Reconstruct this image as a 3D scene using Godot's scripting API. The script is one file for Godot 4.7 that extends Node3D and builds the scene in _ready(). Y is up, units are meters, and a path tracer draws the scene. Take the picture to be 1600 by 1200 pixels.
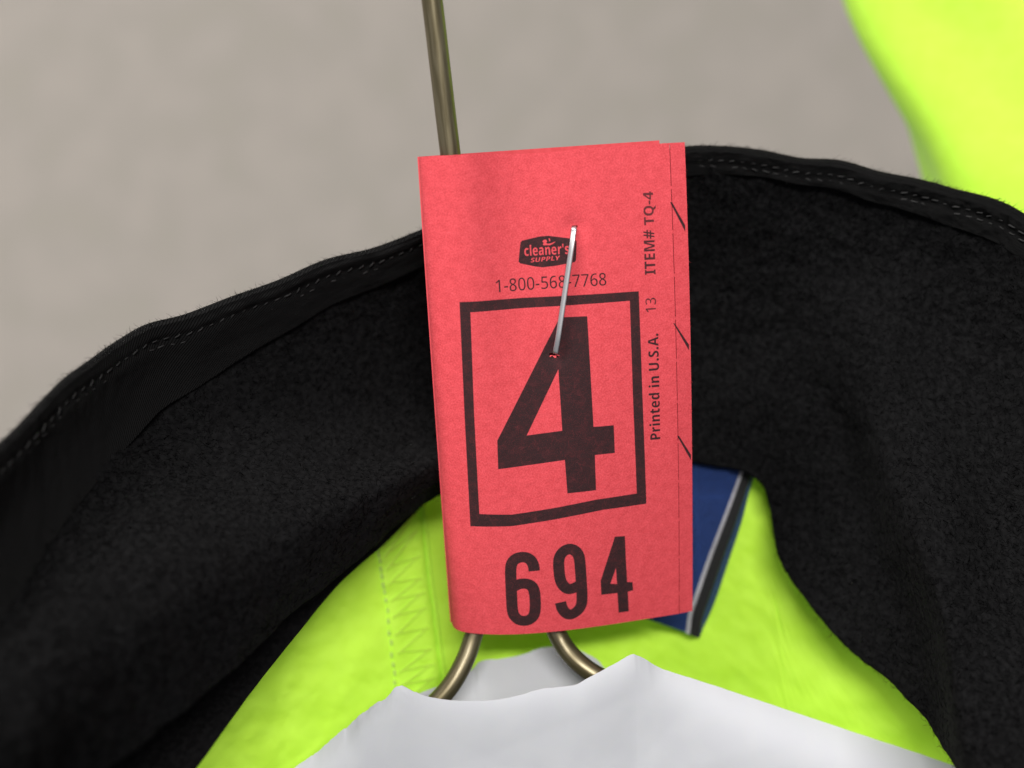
extends Node3D
# A numbered paper claim tag stapled round the neck of a wire hanger that carries a jacket. Lengths below are in millimetres about the middle of the tag; MM turns them into metres.
const MM := 0.001
const TAG_W := 28.0
const TAG_H := 53.2
const PERF := 12.34
const PPM := 30.0

# collar of the jacket: columns along the neck, each from the rolled rim down to the lower edge
var COLLAR := [
	[[-58.4,-7.5,37.1], [-59.2,-9.3,35.8], [-59.8,-11.1,34.7], [-60.2,-12.7,34], [-60.3,-14,33.8], [-60,-15.2,34.1], [-59.4,-16,35], [-58.4,-16.4,36.5], [-57.2,-16.6,38.5], [-55.7,-16.5,40.8], [-54.1,-16.3,43.2], [-52.7,-16.1,45.5], [-51.3,-15.9,47.6], [-50.2,-15.9,49.4], [-49.3,-16.1,50.8], [-48.7,-16.6,51.6], [-48.5,-17.5,51.9], [-48.6,-18.7,51.7], [-48.9,-20.3,51.1], [-49.4,-22,50.2], [-50,-24,49.1]],
	[[-57.5,-5.4,34.3], [-58.2,-7.2,33.1], [-58.8,-9,32.1], [-59.2,-10.7,31.4], [-59.3,-12.1,31.2], [-59,-13.3,31.6], [-58.4,-14.3,32.6], [-57.4,-14.9,34.2], [-56.2,-15.2,36.2], [-54.8,-15.3,38.6], [-53.3,-15.2,41.1], [-51.9,-15.1,43.5], [-50.5,-15,45.7], [-49.4,-15.1,47.6], [-48.6,-15.4,49], [-48,-16,49.9], [-47.8,-17,50.3], [-47.8,-18.2,50.2], [-48.2,-19.8,49.6], [-48.6,-21.7,48.7], [-49.2,-23.7,47.7]],
	[[-56.5,-3.3,31.5], [-57.2,-5.1,30.3], [-57.7,-7,29.4], [-58.1,-8.7,28.8], [-58.1,-10.2,28.7], [-57.9,-11.5,29.2], [-57.3,-12.6,30.3], [-56.3,-13.3,31.9], [-55.2,-13.8,34], [-53.8,-14,36.5], [-52.3,-14,39.1], [-50.9,-14.1,41.5], [-49.7,-14.1,43.8], [-48.6,-14.3,45.8], [-47.7,-14.7,47.3], [-47.2,-15.4,48.2], [-46.9,-16.4,48.7], [-47,-17.7,48.6], [-47.3,-19.4,48.1], [-47.7,-21.3,47.3], [-48.3,-23.3,46.3]],
	[[-55.6,-1.6,28.7], [-56.2,-3.5,27.6], [-56.7,-5.4,26.7], [-57,-7.1,26.2], [-57,-8.8,26.1], [-56.7,-10.1,26.7], [-56.1,-11.3,27.8], [-55.2,-12.1,29.6], [-54.1,-12.7,31.8], [-52.8,-13,34.3], [-51.3,-13.2,37], [-50,-13.3,39.5], [-48.8,-13.5,41.9], [-47.7,-13.8,43.9], [-46.9,-14.3,45.4], [-46.3,-15,46.5], [-46.1,-16.1,47], [-46.1,-17.5,47], [-46.3,-19.1,46.5], [-46.8,-21,45.8], [-47.3,-23.1,44.9]],
	[[-54.7,-0,25.7], [-55.3,-2,24.7], [-55.7,-3.9,23.9], [-56,-5.7,23.4], [-56,-7.4,23.5], [-55.7,-8.9,24.1], [-55.1,-10.1,25.3], [-54.2,-11.1,27.1], [-53.1,-11.8,29.3], [-51.8,-12.2,31.9], [-50.4,-12.5,34.7], [-49.1,-12.8,37.3], [-47.9,-13,39.7], [-46.8,-13.4,41.8], [-46,-13.9,43.5], [-45.5,-14.8,44.6], [-45.2,-15.9,45.2], [-45.2,-17.3,45.2], [-45.4,-19,44.9], [-45.8,-20.9,44.2], [-46.2,-23,43.3]],
	[[-53.9,1.4,22.7], [-54.3,-0.6,21.7], [-54.7,-2.6,21], [-54.9,-4.5,20.6], [-54.9,-6.2,20.7], [-54.6,-7.8,21.4], [-54,-9.1,22.6], [-53.2,-10.1,24.5], [-52.1,-10.9,26.8], [-50.8,-11.4,29.5], [-49.5,-11.8,32.3], [-48.2,-12.2,35], [-47,-12.5,37.5], [-46,-13,39.7], [-45.2,-13.6,41.4], [-44.6,-14.4,42.6], [-44.3,-15.6,43.3], [-44.3,-17,43.4], [-44.5,-18.7,43.1], [-44.8,-20.7,42.4], [-45.2,-22.8,41.6]],
	[[-52.9,2.4,19.7], [-53.3,0.4,18.8], [-53.7,-1.6,18.1], [-53.9,-3.5,17.7], [-53.8,-5.2,17.9], [-53.5,-6.8,18.6], [-52.9,-8.2,20], [-52.1,-9.3,21.9], [-51,-10.1,24.3], [-49.8,-10.7,27], [-48.5,-11.2,30], [-47.3,-11.6,32.7], [-46.1,-12,35.3], [-45.1,-12.5,37.5], [-44.3,-13.2,39.2], [-43.8,-14.1,40.5], [-43.5,-15.3,41.1], [-43.5,-16.7,41.3], [-43.6,-18.5,41], [-43.9,-20.4,40.4], [-44.3,-22.5,39.7]],
	[[-51.8,3.6,16.7], [-52.3,1.6,15.8], [-52.6,-0.4,15.1], [-52.8,-2.4,14.8], [-52.7,-4.2,15], [-52.4,-5.8,15.9], [-51.8,-7.2,17.3], [-51,-8.3,19.4], [-49.9,-9.2,21.9], [-48.7,-9.9,24.8], [-47.4,-10.4,27.8], [-46.3,-10.9,30.5], [-45.2,-11.5,33], [-44.3,-12.1,35.2], [-43.6,-12.8,36.9], [-43.1,-13.8,38.2], [-42.8,-15,38.8], [-42.8,-16.5,39], [-42.9,-18.3,38.8], [-43.2,-20.2,38.3], [-43.5,-22.3,37.6]],
	[[-50.6,5.2,13.7], [-51,3.1,12.7], [-51.4,1.1,12], [-51.6,-1,11.8], [-51.5,-2.8,12.1], [-51.2,-4.5,13], [-50.6,-5.9,14.6], [-49.7,-7.1,16.8], [-48.7,-8.1,19.6], [-47.5,-8.8,22.6], [-46.3,-9.5,25.5], [-45.3,-10.1,28.2], [-44.3,-10.8,30.7], [-43.5,-11.5,32.8], [-42.8,-12.4,34.5], [-42.4,-13.5,35.7], [-42.2,-14.8,36.3], [-42.1,-16.4,36.5], [-42.3,-18.2,36.4], [-42.5,-20.1,35.9], [-42.8,-22.2,35.3]],
	[[-49.2,6.8,10.6], [-49.6,4.7,9.7], [-49.9,2.5,9], [-50.1,0.4,8.7], [-50,-1.5,9], [-49.7,-3.2,10], [-49.1,-4.8,11.7], [-48.3,-6,14.1], [-47.2,-7.1,16.9], [-46.1,-7.9,20], [-45,-8.7,22.9], [-44,-9.4,25.6], [-43.1,-10.2,28], [-42.4,-11.1,30.1], [-41.8,-12.1,31.7], [-41.4,-13.3,32.9], [-41.2,-14.7,33.5], [-41.2,-16.3,33.7], [-41.3,-18.2,33.6], [-41.5,-20.2,33.1], [-41.8,-22.3,32.6]],
	[[-47.7,7.9,7.6], [-48,5.7,6.6], [-48.3,3.6,5.9], [-48.4,1.5,5.6], [-48.4,-0.5,5.9], [-48,-2.3,6.9], [-47.4,-3.9,8.6], [-46.6,-5.2,11], [-45.6,-6.3,13.8], [-44.5,-7.2,16.9], [-43.5,-8.1,19.8], [-42.5,-8.9,22.5], [-41.7,-9.8,24.9], [-41,-10.8,27], [-40.4,-11.8,28.6], [-40,-13.1,29.7], [-39.8,-14.6,30.4], [-39.7,-16.2,30.6], [-39.8,-18.1,30.4], [-40,-20.2,29.9], [-40.2,-22.3,29.4]],
	[[-46,9.1,4.5], [-46.2,6.9,3.5], [-46.5,4.8,2.8], [-46.5,2.7,2.4], [-46.4,0.7,2.7], [-46,-1.1,3.7], [-45.4,-2.7,5.3], [-44.6,-4.1,7.6], [-43.7,-5.3,10.3], [-42.6,-6.2,13.3], [-41.6,-7.2,16.3], [-40.7,-8.1,18.9], [-39.9,-9,21.4], [-39.2,-10,23.4], [-38.6,-11.2,25], [-38.2,-12.5,26.1], [-38,-14,26.8], [-37.9,-15.7,26.9], [-37.9,-17.6,26.7], [-38,-19.6,26.2], [-38.2,-21.8,25.6]],
	[[-43.4,10.4,1.8], [-43.6,8.3,0.8], [-43.8,6.2,-0], [-43.8,4.1,-0.4], [-43.7,2.1,-0.3], [-43.4,0.3,0.5], [-42.8,-1.4,1.9], [-42.2,-2.9,3.9], [-41.3,-4.2,6.3], [-40.4,-5.3,9.2], [-39.5,-6.3,12.1], [-38.6,-7.3,14.8], [-37.8,-8.2,17.3], [-37.1,-9.2,19.4], [-36.5,-10.4,21.1], [-36.1,-11.7,22.2], [-35.8,-13.2,22.8], [-35.7,-14.9,22.9], [-35.7,-16.9,22.6], [-35.8,-19,22], [-35.9,-21.2,21.2]],
	[[-39.7,11,-0.2], [-39.8,8.9,-1.2], [-40,6.9,-2.1], [-40,4.9,-2.7], [-39.9,3,-2.8], [-39.7,1.1,-2.4], [-39.4,-0.6,-1.5], [-38.9,-2.1,0], [-38.3,-3.5,2], [-37.6,-4.8,4.3], [-36.8,-5.9,6.9], [-36,-6.9,9.6], [-35.2,-7.8,12.2], [-34.6,-8.8,14.5], [-34,-9.9,16.4], [-33.6,-11.1,17.7], [-33.3,-12.6,18.3], [-33.2,-14.3,18.3], [-33.2,-16.3,17.9], [-33.3,-18.4,17], [-33.5,-20.7,15.9]],
	[[-35,12.4,-2], [-35.2,10.6,-3.1], [-35.3,8.6,-4.1], [-35.3,6.7,-4.9], [-35.3,4.8,-5.3], [-35.2,3,-5.2], [-34.9,1.3,-4.8], [-34.6,-0.4,-3.9], [-34.2,-1.9,-2.5], [-33.7,-3.3,-0.8], [-33.1,-4.6,1.2], [-32.6,-5.7,3.4], [-31.9,-6.8,5.9], [-31.3,-7.7,8.5], [-30.7,-8.6,10.8], [-30.2,-9.7,12.4], [-29.9,-11.1,13.2], [-29.8,-12.8,13.3], [-29.8,-14.7,12.6], [-30,-17,11.4], [-30.1,-19.4,9.9]],
	[[-30.2,13.7,-3.7], [-30.3,11.9,-4.9], [-30.3,10.1,-5.9], [-30.3,8.3,-6.8], [-30.3,6.5,-7.4], [-30.2,4.7,-7.7], [-30.1,2.9,-7.6], [-29.8,1.3,-7.2], [-29.6,-0.3,-6.3], [-29.2,-1.8,-5.1], [-28.8,-3.2,-3.7], [-28.4,-4.5,-1.9], [-28,-5.7,-0.1], [-27.5,-6.7,2.1], [-26.9,-7.6,4.9], [-26.4,-8.5,7.1], [-26,-9.7,8.4], [-25.9,-11.2,8.7], [-25.9,-13.1,7.9], [-26,-15.4,6.4], [-26.2,-17.9,4.4]],
	[[-25.1,15.5,-5.5], [-25.2,13.8,-6.7], [-25.2,12,-7.8], [-25.3,10.2,-8.7], [-25.3,8.4,-9.5], [-25.2,6.6,-10], [-25.1,4.9,-10.2], [-25,3.2,-10.1], [-24.9,1.5,-9.6], [-24.7,-0,-8.8], [-24.4,-1.5,-7.8], [-24.2,-3,-6.5], [-23.9,-4.3,-5], [-23.6,-5.6,-3.4], [-23.3,-6.8,-1.7], [-22.8,-7.6,1.4], [-22.4,-8.5,3.8], [-22.2,-9.8,4.7], [-22.2,-11.6,4.2], [-22.3,-13.9,2.4], [-22.5,-16.5,-0.2]],
	[[-19.8,16.4,-6.9], [-19.9,14.8,-8.1], [-20,13.1,-9.3], [-20,11.5,-10.3], [-20.1,9.8,-11.2], [-20.1,8.1,-11.8], [-20.1,6.4,-12.2], [-20.1,4.7,-12.4], [-20,3.1,-12.3], [-19.9,1.5,-11.9], [-19.9,0,-11.2], [-19.7,-1.4,-10.4], [-19.6,-2.8,-9.3], [-19.5,-4.2,-8], [-19.3,-5.4,-6.7], [-19.2,-6.7,-5.3], [-18.8,-7.3,-2], [-18.6,-8.2,0.5], [-18.5,-9.6,0.8], [-18.7,-11.8,-1.1], [-18.9,-14.5,-4.4]],
	[[-14.5,18,-8.3], [-14.6,16.5,-9.5], [-14.6,14.9,-10.5], [-14.7,13.2,-11.5], [-14.7,11.6,-12.4], [-14.8,9.9,-13.1], [-14.8,8.2,-13.7], [-14.8,6.6,-14], [-14.9,5,-14.1], [-14.9,3.4,-13.9], [-14.8,1.8,-13.6], [-14.8,0.3,-13], [-14.8,-1.2,-12.3], [-14.8,-2.6,-11.4], [-14.7,-4,-10.4], [-14.7,-5.3,-9.3], [-14.6,-6.6,-8.1], [-14.5,-7.2,-4.6], [-14.4,-8.3,-3], [-14.5,-10.3,-4.4], [-14.6,-13,-7.7]],
	[[-9.5,19.7,-9.4], [-9.5,18.1,-10.5], [-9.5,16.5,-11.4], [-9.5,14.8,-12.4], [-9.6,13.1,-13.2], [-9.6,11.4,-13.8], [-9.6,9.7,-14.4], [-9.6,8,-14.7], [-9.6,6.3,-14.9], [-9.7,4.7,-14.9], [-9.7,3,-14.7], [-9.7,1.4,-14.4], [-9.7,-0.2,-13.9], [-9.7,-1.7,-13.2], [-9.7,-3.2,-12.4], [-9.7,-4.7,-11.6], [-9.7,-6.2,-10.7], [-9.7,-7.2,-8.2], [-9.7,-8.4,-6.6], [-9.7,-10.2,-7.3], [-9.8,-12.7,-9.8]],
	[[-4.5,21.5,-10.3], [-4.5,19.8,-11.2], [-4.5,18.2,-12.1], [-4.5,16.5,-12.9], [-4.5,14.7,-13.6], [-4.4,13,-14.2], [-4.4,11.3,-14.7], [-4.4,9.5,-15], [-4.4,7.8,-15.3], [-4.4,6,-15.3], [-4.4,4.3,-15.3], [-4.5,2.6,-15], [-4.5,0.9,-14.7], [-4.5,-0.7,-14.2], [-4.5,-2.3,-13.7], [-4.6,-4,-13.1], [-4.6,-5.5,-12.4], [-4.6,-6.8,-10.6], [-4.7,-8.3,-9.6], [-4.7,-10.1,-9.9], [-4.7,-12.3,-11.2]],
	[[0.5,22.4,-10.9], [0.5,20.7,-11.6], [0.6,19,-12.4], [0.6,17.3,-13], [0.7,15.6,-13.7], [0.7,13.9,-14.2], [0.8,12.1,-14.7], [0.8,10.3,-15], [0.8,8.6,-15.3], [0.8,6.8,-15.4], [0.8,5,-15.4], [0.8,3.3,-15.3], [0.8,1.5,-15.2], [0.8,-0.2,-14.9], [0.7,-1.9,-14.5], [0.7,-3.6,-14.1], [0.7,-5.3,-13.6], [0.6,-6.9,-12.6], [0.6,-8.5,-11.9], [0.5,-10.3,-11.8], [0.6,-12.2,-12]],
	[[5.8,23.5,-11.3], [5.9,21.8,-12], [6,20.1,-12.6], [6,18.3,-13.2], [6.1,16.5,-13.7], [6.2,14.7,-14.2], [6.2,12.9,-14.6], [6.3,11.1,-15], [6.3,9.3,-15.2], [6.3,7.4,-15.4], [6.3,5.6,-15.5], [6.3,3.8,-15.5], [6.3,1.9,-15.4], [6.3,0.1,-15.2], [6.3,-1.7,-14.9], [6.3,-3.5,-14.6], [6.2,-5.3,-14.2], [6.2,-7,-13.7], [6.1,-8.8,-13.2], [6.1,-10.5,-12.8], [6,-12.3,-12.4]],
	[[11.2,24.8,-11.6], [11.3,23,-12.2], [11.4,21.3,-12.8], [11.5,19.5,-13.4], [11.6,17.7,-13.9], [11.7,15.9,-14.4], [11.8,14,-14.8], [11.8,12.1,-15.1], [11.9,10.3,-15.3], [11.9,8.4,-15.5], [11.9,6.5,-15.6], [11.9,4.7,-15.6], [11.9,2.8,-15.5], [11.9,0.9,-15.3], [11.9,-0.9,-15], [11.8,-2.8,-14.7], [11.8,-4.6,-14.3], [11.7,-6.4,-13.9], [11.7,-8.2,-13.4], [11.6,-10,-12.9], [11.5,-11.8,-12.4]],
	[[16.4,25.7,-11.7], [16.5,23.9,-12.3], [16.6,22.1,-12.9], [16.7,20.2,-13.4], [16.8,18.3,-13.9], [16.8,16.4,-14.4], [16.9,14.5,-14.8], [16.9,12.6,-15.1], [17,10.7,-15.3], [17,8.7,-15.4], [17,6.8,-15.5], [17,4.8,-15.5], [16.9,2.9,-15.3], [16.9,1,-15.1], [16.8,-1,-14.9], [16.7,-2.9,-14.5], [16.6,-4.8,-14.1], [16.5,-6.7,-13.6], [16.4,-8.5,-13.2], [16.3,-10.4,-12.6], [16.2,-12.2,-12.1]],
	[[21,25.5,-11.5], [21.1,23.7,-12.1], [21.2,21.8,-12.7], [21.2,19.9,-13.2], [21.3,18,-13.7], [21.3,16.1,-14.1], [21.4,14.2,-14.5], [21.4,12.2,-14.8], [21.4,10.3,-15], [21.3,8.3,-15.2], [21.3,6.3,-15.2], [21.2,4.3,-15.2], [21.1,2.4,-15.1], [21,0.4,-14.9], [20.9,-1.6,-14.6], [20.7,-3.5,-14.2], [20.6,-5.4,-13.8], [20.4,-7.3,-13.4], [20.2,-9.3,-12.9], [20.1,-11.1,-12.4], [19.9,-13,-11.8]],
	[[25.3,24.8,-11.1], [25.4,23,-11.6], [25.4,21.1,-12.2], [25.4,19.2,-12.8], [25.4,17.3,-13.3], [25.4,15.4,-13.7], [25.4,13.5,-14.1], [25.3,11.5,-14.4], [25.2,9.5,-14.6], [25.1,7.6,-14.8], [25,5.6,-14.8], [24.9,3.6,-14.8], [24.7,1.6,-14.7], [24.5,-0.3,-14.5], [24.3,-2.3,-14.2], [24.1,-4.2,-13.8], [23.8,-6.1,-13.4], [23.6,-8.1,-13], [23.3,-10,-12.5], [23.1,-11.8,-12], [22.8,-13.7,-11.5]],
	[[29.5,23.7,-10.4], [29.5,21.9,-11], [29.4,20,-11.6], [29.3,18.1,-12.1], [29.2,16.2,-12.6], [29.1,14.2,-13.1], [29,12.2,-13.4], [28.9,10.3,-13.7], [28.7,8.3,-13.9], [28.5,6.3,-14.1], [28.2,4.3,-14.1], [28,2.3,-14.1], [27.7,0.3,-14], [27.4,-1.6,-13.8], [27.1,-3.6,-13.5], [26.7,-5.6,-13.1], [26.3,-7.5,-12.7], [26,-9.4,-12.3], [25.6,-11.3,-11.8], [25.2,-13.2,-11.3], [24.8,-15.1,-10.7]],
	[[33.9,23.2,-9.8], [33.7,21.2,-10.4], [33.5,19.2,-10.9], [33.3,17.2,-11.5], [33,15.2,-11.9], [32.7,13.1,-12.3], [32.4,11.1,-12.6], [32.1,9,-12.7], [31.7,6.9,-12.8], [31.2,4.8,-12.8], [30.8,2.7,-12.8], [30.4,0.6,-12.7], [29.9,-1.5,-12.7], [29.4,-3.6,-12.6], [28.9,-5.6,-12.3], [28.4,-7.7,-11.9], [27.8,-9.7,-11.5], [27.2,-11.8,-11.1], [26.7,-13.8,-10.6], [26.1,-15.8,-10], [25.5,-17.8,-9.5]],
	[[38.2,21.7,-8.8], [37.8,19.6,-9.5], [37.5,17.5,-10.1], [37.1,15.4,-10.6], [36.6,13.3,-10.9], [36.1,11.1,-11.1], [35.4,9,-11.1], [34.8,6.9,-10.9], [34.1,4.8,-10.7], [33.5,2.6,-10.6], [32.8,0.4,-10.5], [32.2,-1.8,-10.6], [31.7,-4.1,-11], [31,-6.3,-10.9], [30.3,-8.4,-10.5], [29.6,-10.6,-10.2], [28.8,-12.7,-9.8], [28,-14.9,-9.3], [27.3,-17,-8.9], [26.5,-19.1,-8.4], [25.7,-21.2,-7.9]],
	[[41.7,20.8,-7.9], [41.3,18.6,-8.7], [40.9,16.4,-9.4], [40.4,14.1,-9.8], [39.7,11.9,-10], [38.9,9.7,-9.8], [38,7.5,-9.3], [37,5.3,-8.6], [36.1,3.2,-8.1], [35.3,0.9,-7.8], [34.5,-1.3,-7.6], [34,-3.8,-8.4], [33.5,-6.3,-9], [32.6,-8.6,-8.8], [31.8,-10.9,-8.5], [30.9,-13.2,-8.1], [30,-15.4,-7.7], [29.1,-17.7,-7.3], [28.2,-20,-6.9], [27.3,-22.2,-6.5], [26.4,-24.5,-6.1]],
	[[44.2,20,-7], [43.8,17.7,-7.9], [43.4,15.3,-8.6], [42.9,12.9,-9.1], [42.2,10.5,-9.2], [41.3,8.2,-8.8], [40.3,5.9,-8.1], [39.1,3.8,-6.9], [37.8,1.6,-5.6], [36.8,-0.6,-4.9], [35.9,-2.9,-4.4], [35.1,-5.2,-4.4], [35,-8.1,-6], [34.4,-10.7,-6.5], [33.5,-13.1,-6.1], [32.5,-15.5,-5.7], [31.6,-17.9,-5.3], [30.7,-20.3,-4.9], [29.8,-22.7,-4.6], [28.9,-25.1,-4.3], [28,-27.5,-3.9]],
	[[46,19.3,-6.1], [45.7,16.8,-7], [45.4,14.3,-7.8], [44.9,11.8,-8.3], [44.3,9.3,-8.5], [43.5,6.8,-8.2], [42.4,4.4,-7.5], [41.2,2.1,-6.2], [39.9,-0.1,-4.6], [38.4,-2.1,-2.7], [37.3,-4.3,-1.7], [36.3,-6.6,-0.8], [35.4,-9,-0.4], [35.4,-12.1,-2.1], [35.1,-15.1,-3.4], [34.3,-17.6,-3.1], [33.4,-20.1,-2.7], [32.5,-22.6,-2.3], [31.7,-25.1,-2], [30.9,-27.7,-1.8], [30,-30.3,-1.5]],
	[[47.6,18.8,-5.3], [47.4,16.2,-6.1], [47.1,13.6,-6.9], [46.7,10.9,-7.4], [46.2,8.3,-7.7], [45.5,5.7,-7.5], [44.6,3.1,-6.9], [43.4,0.7,-5.7], [42.1,-1.6,-4.1], [40.6,-3.7,-2], [39,-5.7,0.2], [37.8,-7.9,1.6], [36.7,-10.1,2.7], [35.8,-12.4,3.5], [35.7,-15.5,2.2], [35.9,-19,-0.1], [35.2,-21.7,-0], [34.4,-24.3,0.4], [33.6,-26.9,0.7], [32.9,-29.6,0.8], [32.1,-32.4,0.9]],
	[[49.3,18.2,-4.5], [49.1,15.5,-5.3], [48.9,12.8,-6], [48.5,10.1,-6.5], [48,7.4,-6.7], [47.4,4.7,-6.5], [46.5,2.1,-6], [45.5,-0.4,-5], [44.2,-2.8,-3.4], [42.7,-5,-1.4], [41.1,-7,1.1], [39.5,-8.9,3.4], [38.2,-11,5], [37.1,-13.2,6.4], [36.2,-15.5,7.3], [36.3,-18.8,5.7], [36.7,-22.6,3.1], [36.1,-25.4,3.1], [35.4,-28.1,3.4], [34.7,-30.8,3.6], [34.1,-33.7,3.5]],
	[[50.8,17.4,-3.6], [50.6,14.7,-4.3], [50.4,11.9,-4.9], [50.1,9.1,-5.3], [49.6,6.4,-5.5], [49,3.6,-5.3], [48.2,0.9,-4.8], [47.3,-1.7,-3.9], [46.1,-4.1,-2.5], [44.7,-6.4,-0.7], [43.1,-8.5,1.6], [41.4,-10.3,4.4], [39.9,-12.2,6.6], [38.6,-14.2,8.5], [37.4,-16.3,10], [36.5,-18.6,10.9], [36.9,-22.2,8.9], [37.4,-26.1,6.3], [36.9,-29,6.3], [36.3,-31.8,6.4], [35.7,-34.8,6.3]],
	[[52.2,16.3,-2.5], [52,13.5,-3.1], [51.8,10.7,-3.6], [51.5,7.9,-3.9], [51,5.1,-4], [50.4,2.3,-3.8], [49.7,-0.4,-3.4], [48.8,-3.1,-2.5], [47.7,-5.6,-1.4], [46.5,-8,0.2], [45,-10.2,2.3], [43.3,-12.1,4.8], [41.5,-13.9,7.7], [40.1,-15.8,9.6], [38.8,-17.7,11.6], [37.6,-19.7,13.1], [36.7,-22,14], [37.3,-25.9,11.7], [37.8,-29.9,9.4], [37.3,-32.9,9.2], [36.9,-35.9,9]],
	[[53.6,15.1,-1.2], [53.4,12.3,-1.6], [53.1,9.5,-2], [52.7,6.7,-2.2], [52.2,3.8,-2.3], [51.6,1,-2.1], [50.9,-1.7,-1.7], [50,-4.4,-1], [49,-7,0.1], [47.8,-9.5,1.4], [46.5,-11.8,3.1], [45,-13.9,5.2], [43.3,-15.8,7.8], [41.6,-17.5,10.3], [40.1,-19.4,12.3], [38.7,-21.2,14.3], [37.5,-23.2,15.9], [36.6,-25.4,16.8], [37.2,-29.5,14.4], [37.8,-33.7,12.1], [37.5,-37,11.4]],
	[[55,14,0.3], [54.7,11.2,-0], [54.3,8.4,-0.3], [53.9,5.6,-0.5], [53.4,2.7,-0.5], [52.7,-0.1,-0.3], [52,-2.9,0.1], [51.1,-5.6,0.8], [50.1,-8.2,1.7], [49,-10.8,2.8], [47.7,-13.2,4.3], [46.3,-15.4,6.1], [44.7,-17.4,8.2], [42.9,-19.2,10.8], [41.3,-21,13], [39.8,-22.8,15.1], [38.4,-24.5,17], [37.1,-26.4,18.6], [36.2,-28.6,19.6], [36.8,-32.9,17], [37.7,-37.7,13.9]],
	[[56.4,12.7,1.9], [56,9.9,1.7], [55.6,7.1,1.4], [55.1,4.3,1.3], [54.5,1.5,1.4], [53.8,-1.4,1.6], [53.1,-4.1,2], [52.2,-6.9,2.6], [51.1,-9.5,3.4], [50,-12.1,4.5], [48.7,-14.5,5.8], [47.3,-16.8,7.4], [45.8,-18.9,9.3], [44.1,-20.8,11.6], [42.2,-22.4,14.1], [40.7,-24.2,16.1], [39.2,-25.9,18.2], [37.7,-27.6,20.1], [36.5,-29.5,21.5], [35.6,-31.7,22.3], [37.2,-37.5,17.6]],
	[[58,10.7,3.6], [57.6,8,3.3], [57.1,5.2,3.2], [56.5,2.4,3.1], [55.9,-0.4,3.2], [55.1,-3.2,3.4], [54.3,-5.9,3.8], [53.3,-8.6,4.4], [52.2,-11.2,5.3], [51,-13.7,6.3], [49.7,-16.1,7.6], [48.3,-18.4,9.1], [46.8,-20.5,10.9], [45,-22.3,13], [43.2,-23.9,15.4], [41.5,-25.6,17.5], [39.9,-27.2,19.6], [38.3,-28.8,21.6], [36.9,-30.5,23.3], [35.8,-32.5,24.3], [36.5,-37.1,21.6]],
	[[59.6,8.1,5.4], [59.1,5.4,5.2], [58.6,2.7,5], [57.9,-0,5], [57.2,-2.7,5.1], [56.4,-5.5,5.3], [55.5,-8.1,5.8], [54.5,-10.7,6.4], [53.3,-13.2,7.2], [52.1,-15.7,8.2], [50.7,-18,9.5], [49.2,-20.1,11], [47.6,-22.1,12.7], [45.9,-23.9,14.7], [43.9,-25.4,17.1], [42.1,-27,19.3], [40.4,-28.5,21.4], [38.8,-29.9,23.4], [37.2,-31.4,25.2], [36,-33.2,26.4], [36.2,-37,24.8]],
	[[61,5.8,7.7], [60.5,3.1,7.5], [59.9,0.5,7.4], [59.2,-2.2,7.4], [58.4,-4.9,7.5], [57.5,-7.5,7.7], [56.6,-10.1,8.1], [55.5,-12.7,8.8], [54.3,-15.1,9.6], [53,-17.5,10.6], [51.5,-19.7,11.8], [50,-21.8,13.2], [48.3,-23.7,14.9], [46.5,-25.4,16.9], [44.6,-26.8,19.2], [42.6,-28.2,21.5], [40.9,-29.6,23.5], [39.1,-30.9,25.6], [37.5,-32.3,27.4], [36.2,-34,28.7], [35.9,-37.1,27.9]],
	[[61.8,3.8,10.8], [61.2,1.2,10.6], [60.6,-1.4,10.5], [59.9,-4.1,10.4], [59.1,-6.7,10.5], [58.2,-9.3,10.7], [57.1,-11.8,11.1], [56,-14.3,11.7], [54.8,-16.7,12.5], [53.4,-18.9,13.5], [51.9,-21.1,14.7], [50.3,-23.1,16.1], [48.6,-25,17.7], [46.8,-26.6,19.6], [44.7,-28,21.8], [42.7,-29.2,24.1], [40.9,-30.6,26.1], [39.1,-31.8,28.1], [37.4,-33.1,29.9], [36,-34.6,31.3], [35.4,-37.3,31]],
	[[62.3,1.5,14.5], [61.6,-1,14.3], [61,-3.6,14.1], [60.2,-6.1,14.1], [59.4,-8.7,14.1], [58.4,-11.2,14.3], [57.4,-13.7,14.6], [56.2,-16.1,15.2], [54.9,-18.4,15.9], [53.5,-20.6,16.8], [52,-22.7,18], [50.3,-24.6,19.3], [48.5,-26.4,20.9], [46.6,-27.9,22.7], [44.6,-29.2,24.9], [42.5,-30.3,27.1], [40.6,-31.5,29], [38.7,-32.6,31], [37,-33.8,32.8], [35.5,-35.2,34.2], [34.8,-37.7,34.1]],
	[[62.9,-1,18.4], [62.3,-3.5,18.2], [61.6,-6.1,18], [60.8,-8.6,17.9], [60,-11.1,17.9], [59,-13.5,18], [57.9,-15.9,18.4], [56.7,-18.2,18.9], [55.4,-20.5,19.6], [53.9,-22.6,20.5], [52.3,-24.6,21.5], [50.6,-26.4,22.8], [48.8,-28.1,24.3], [46.8,-29.5,26.1], [44.7,-30.7,28.2], [42.6,-31.7,30.4], [40.7,-32.8,32.3], [38.7,-33.8,34.2], [36.9,-34.8,36], [35.3,-36.2,37.3], [34.5,-38.5,37.3]],
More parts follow.
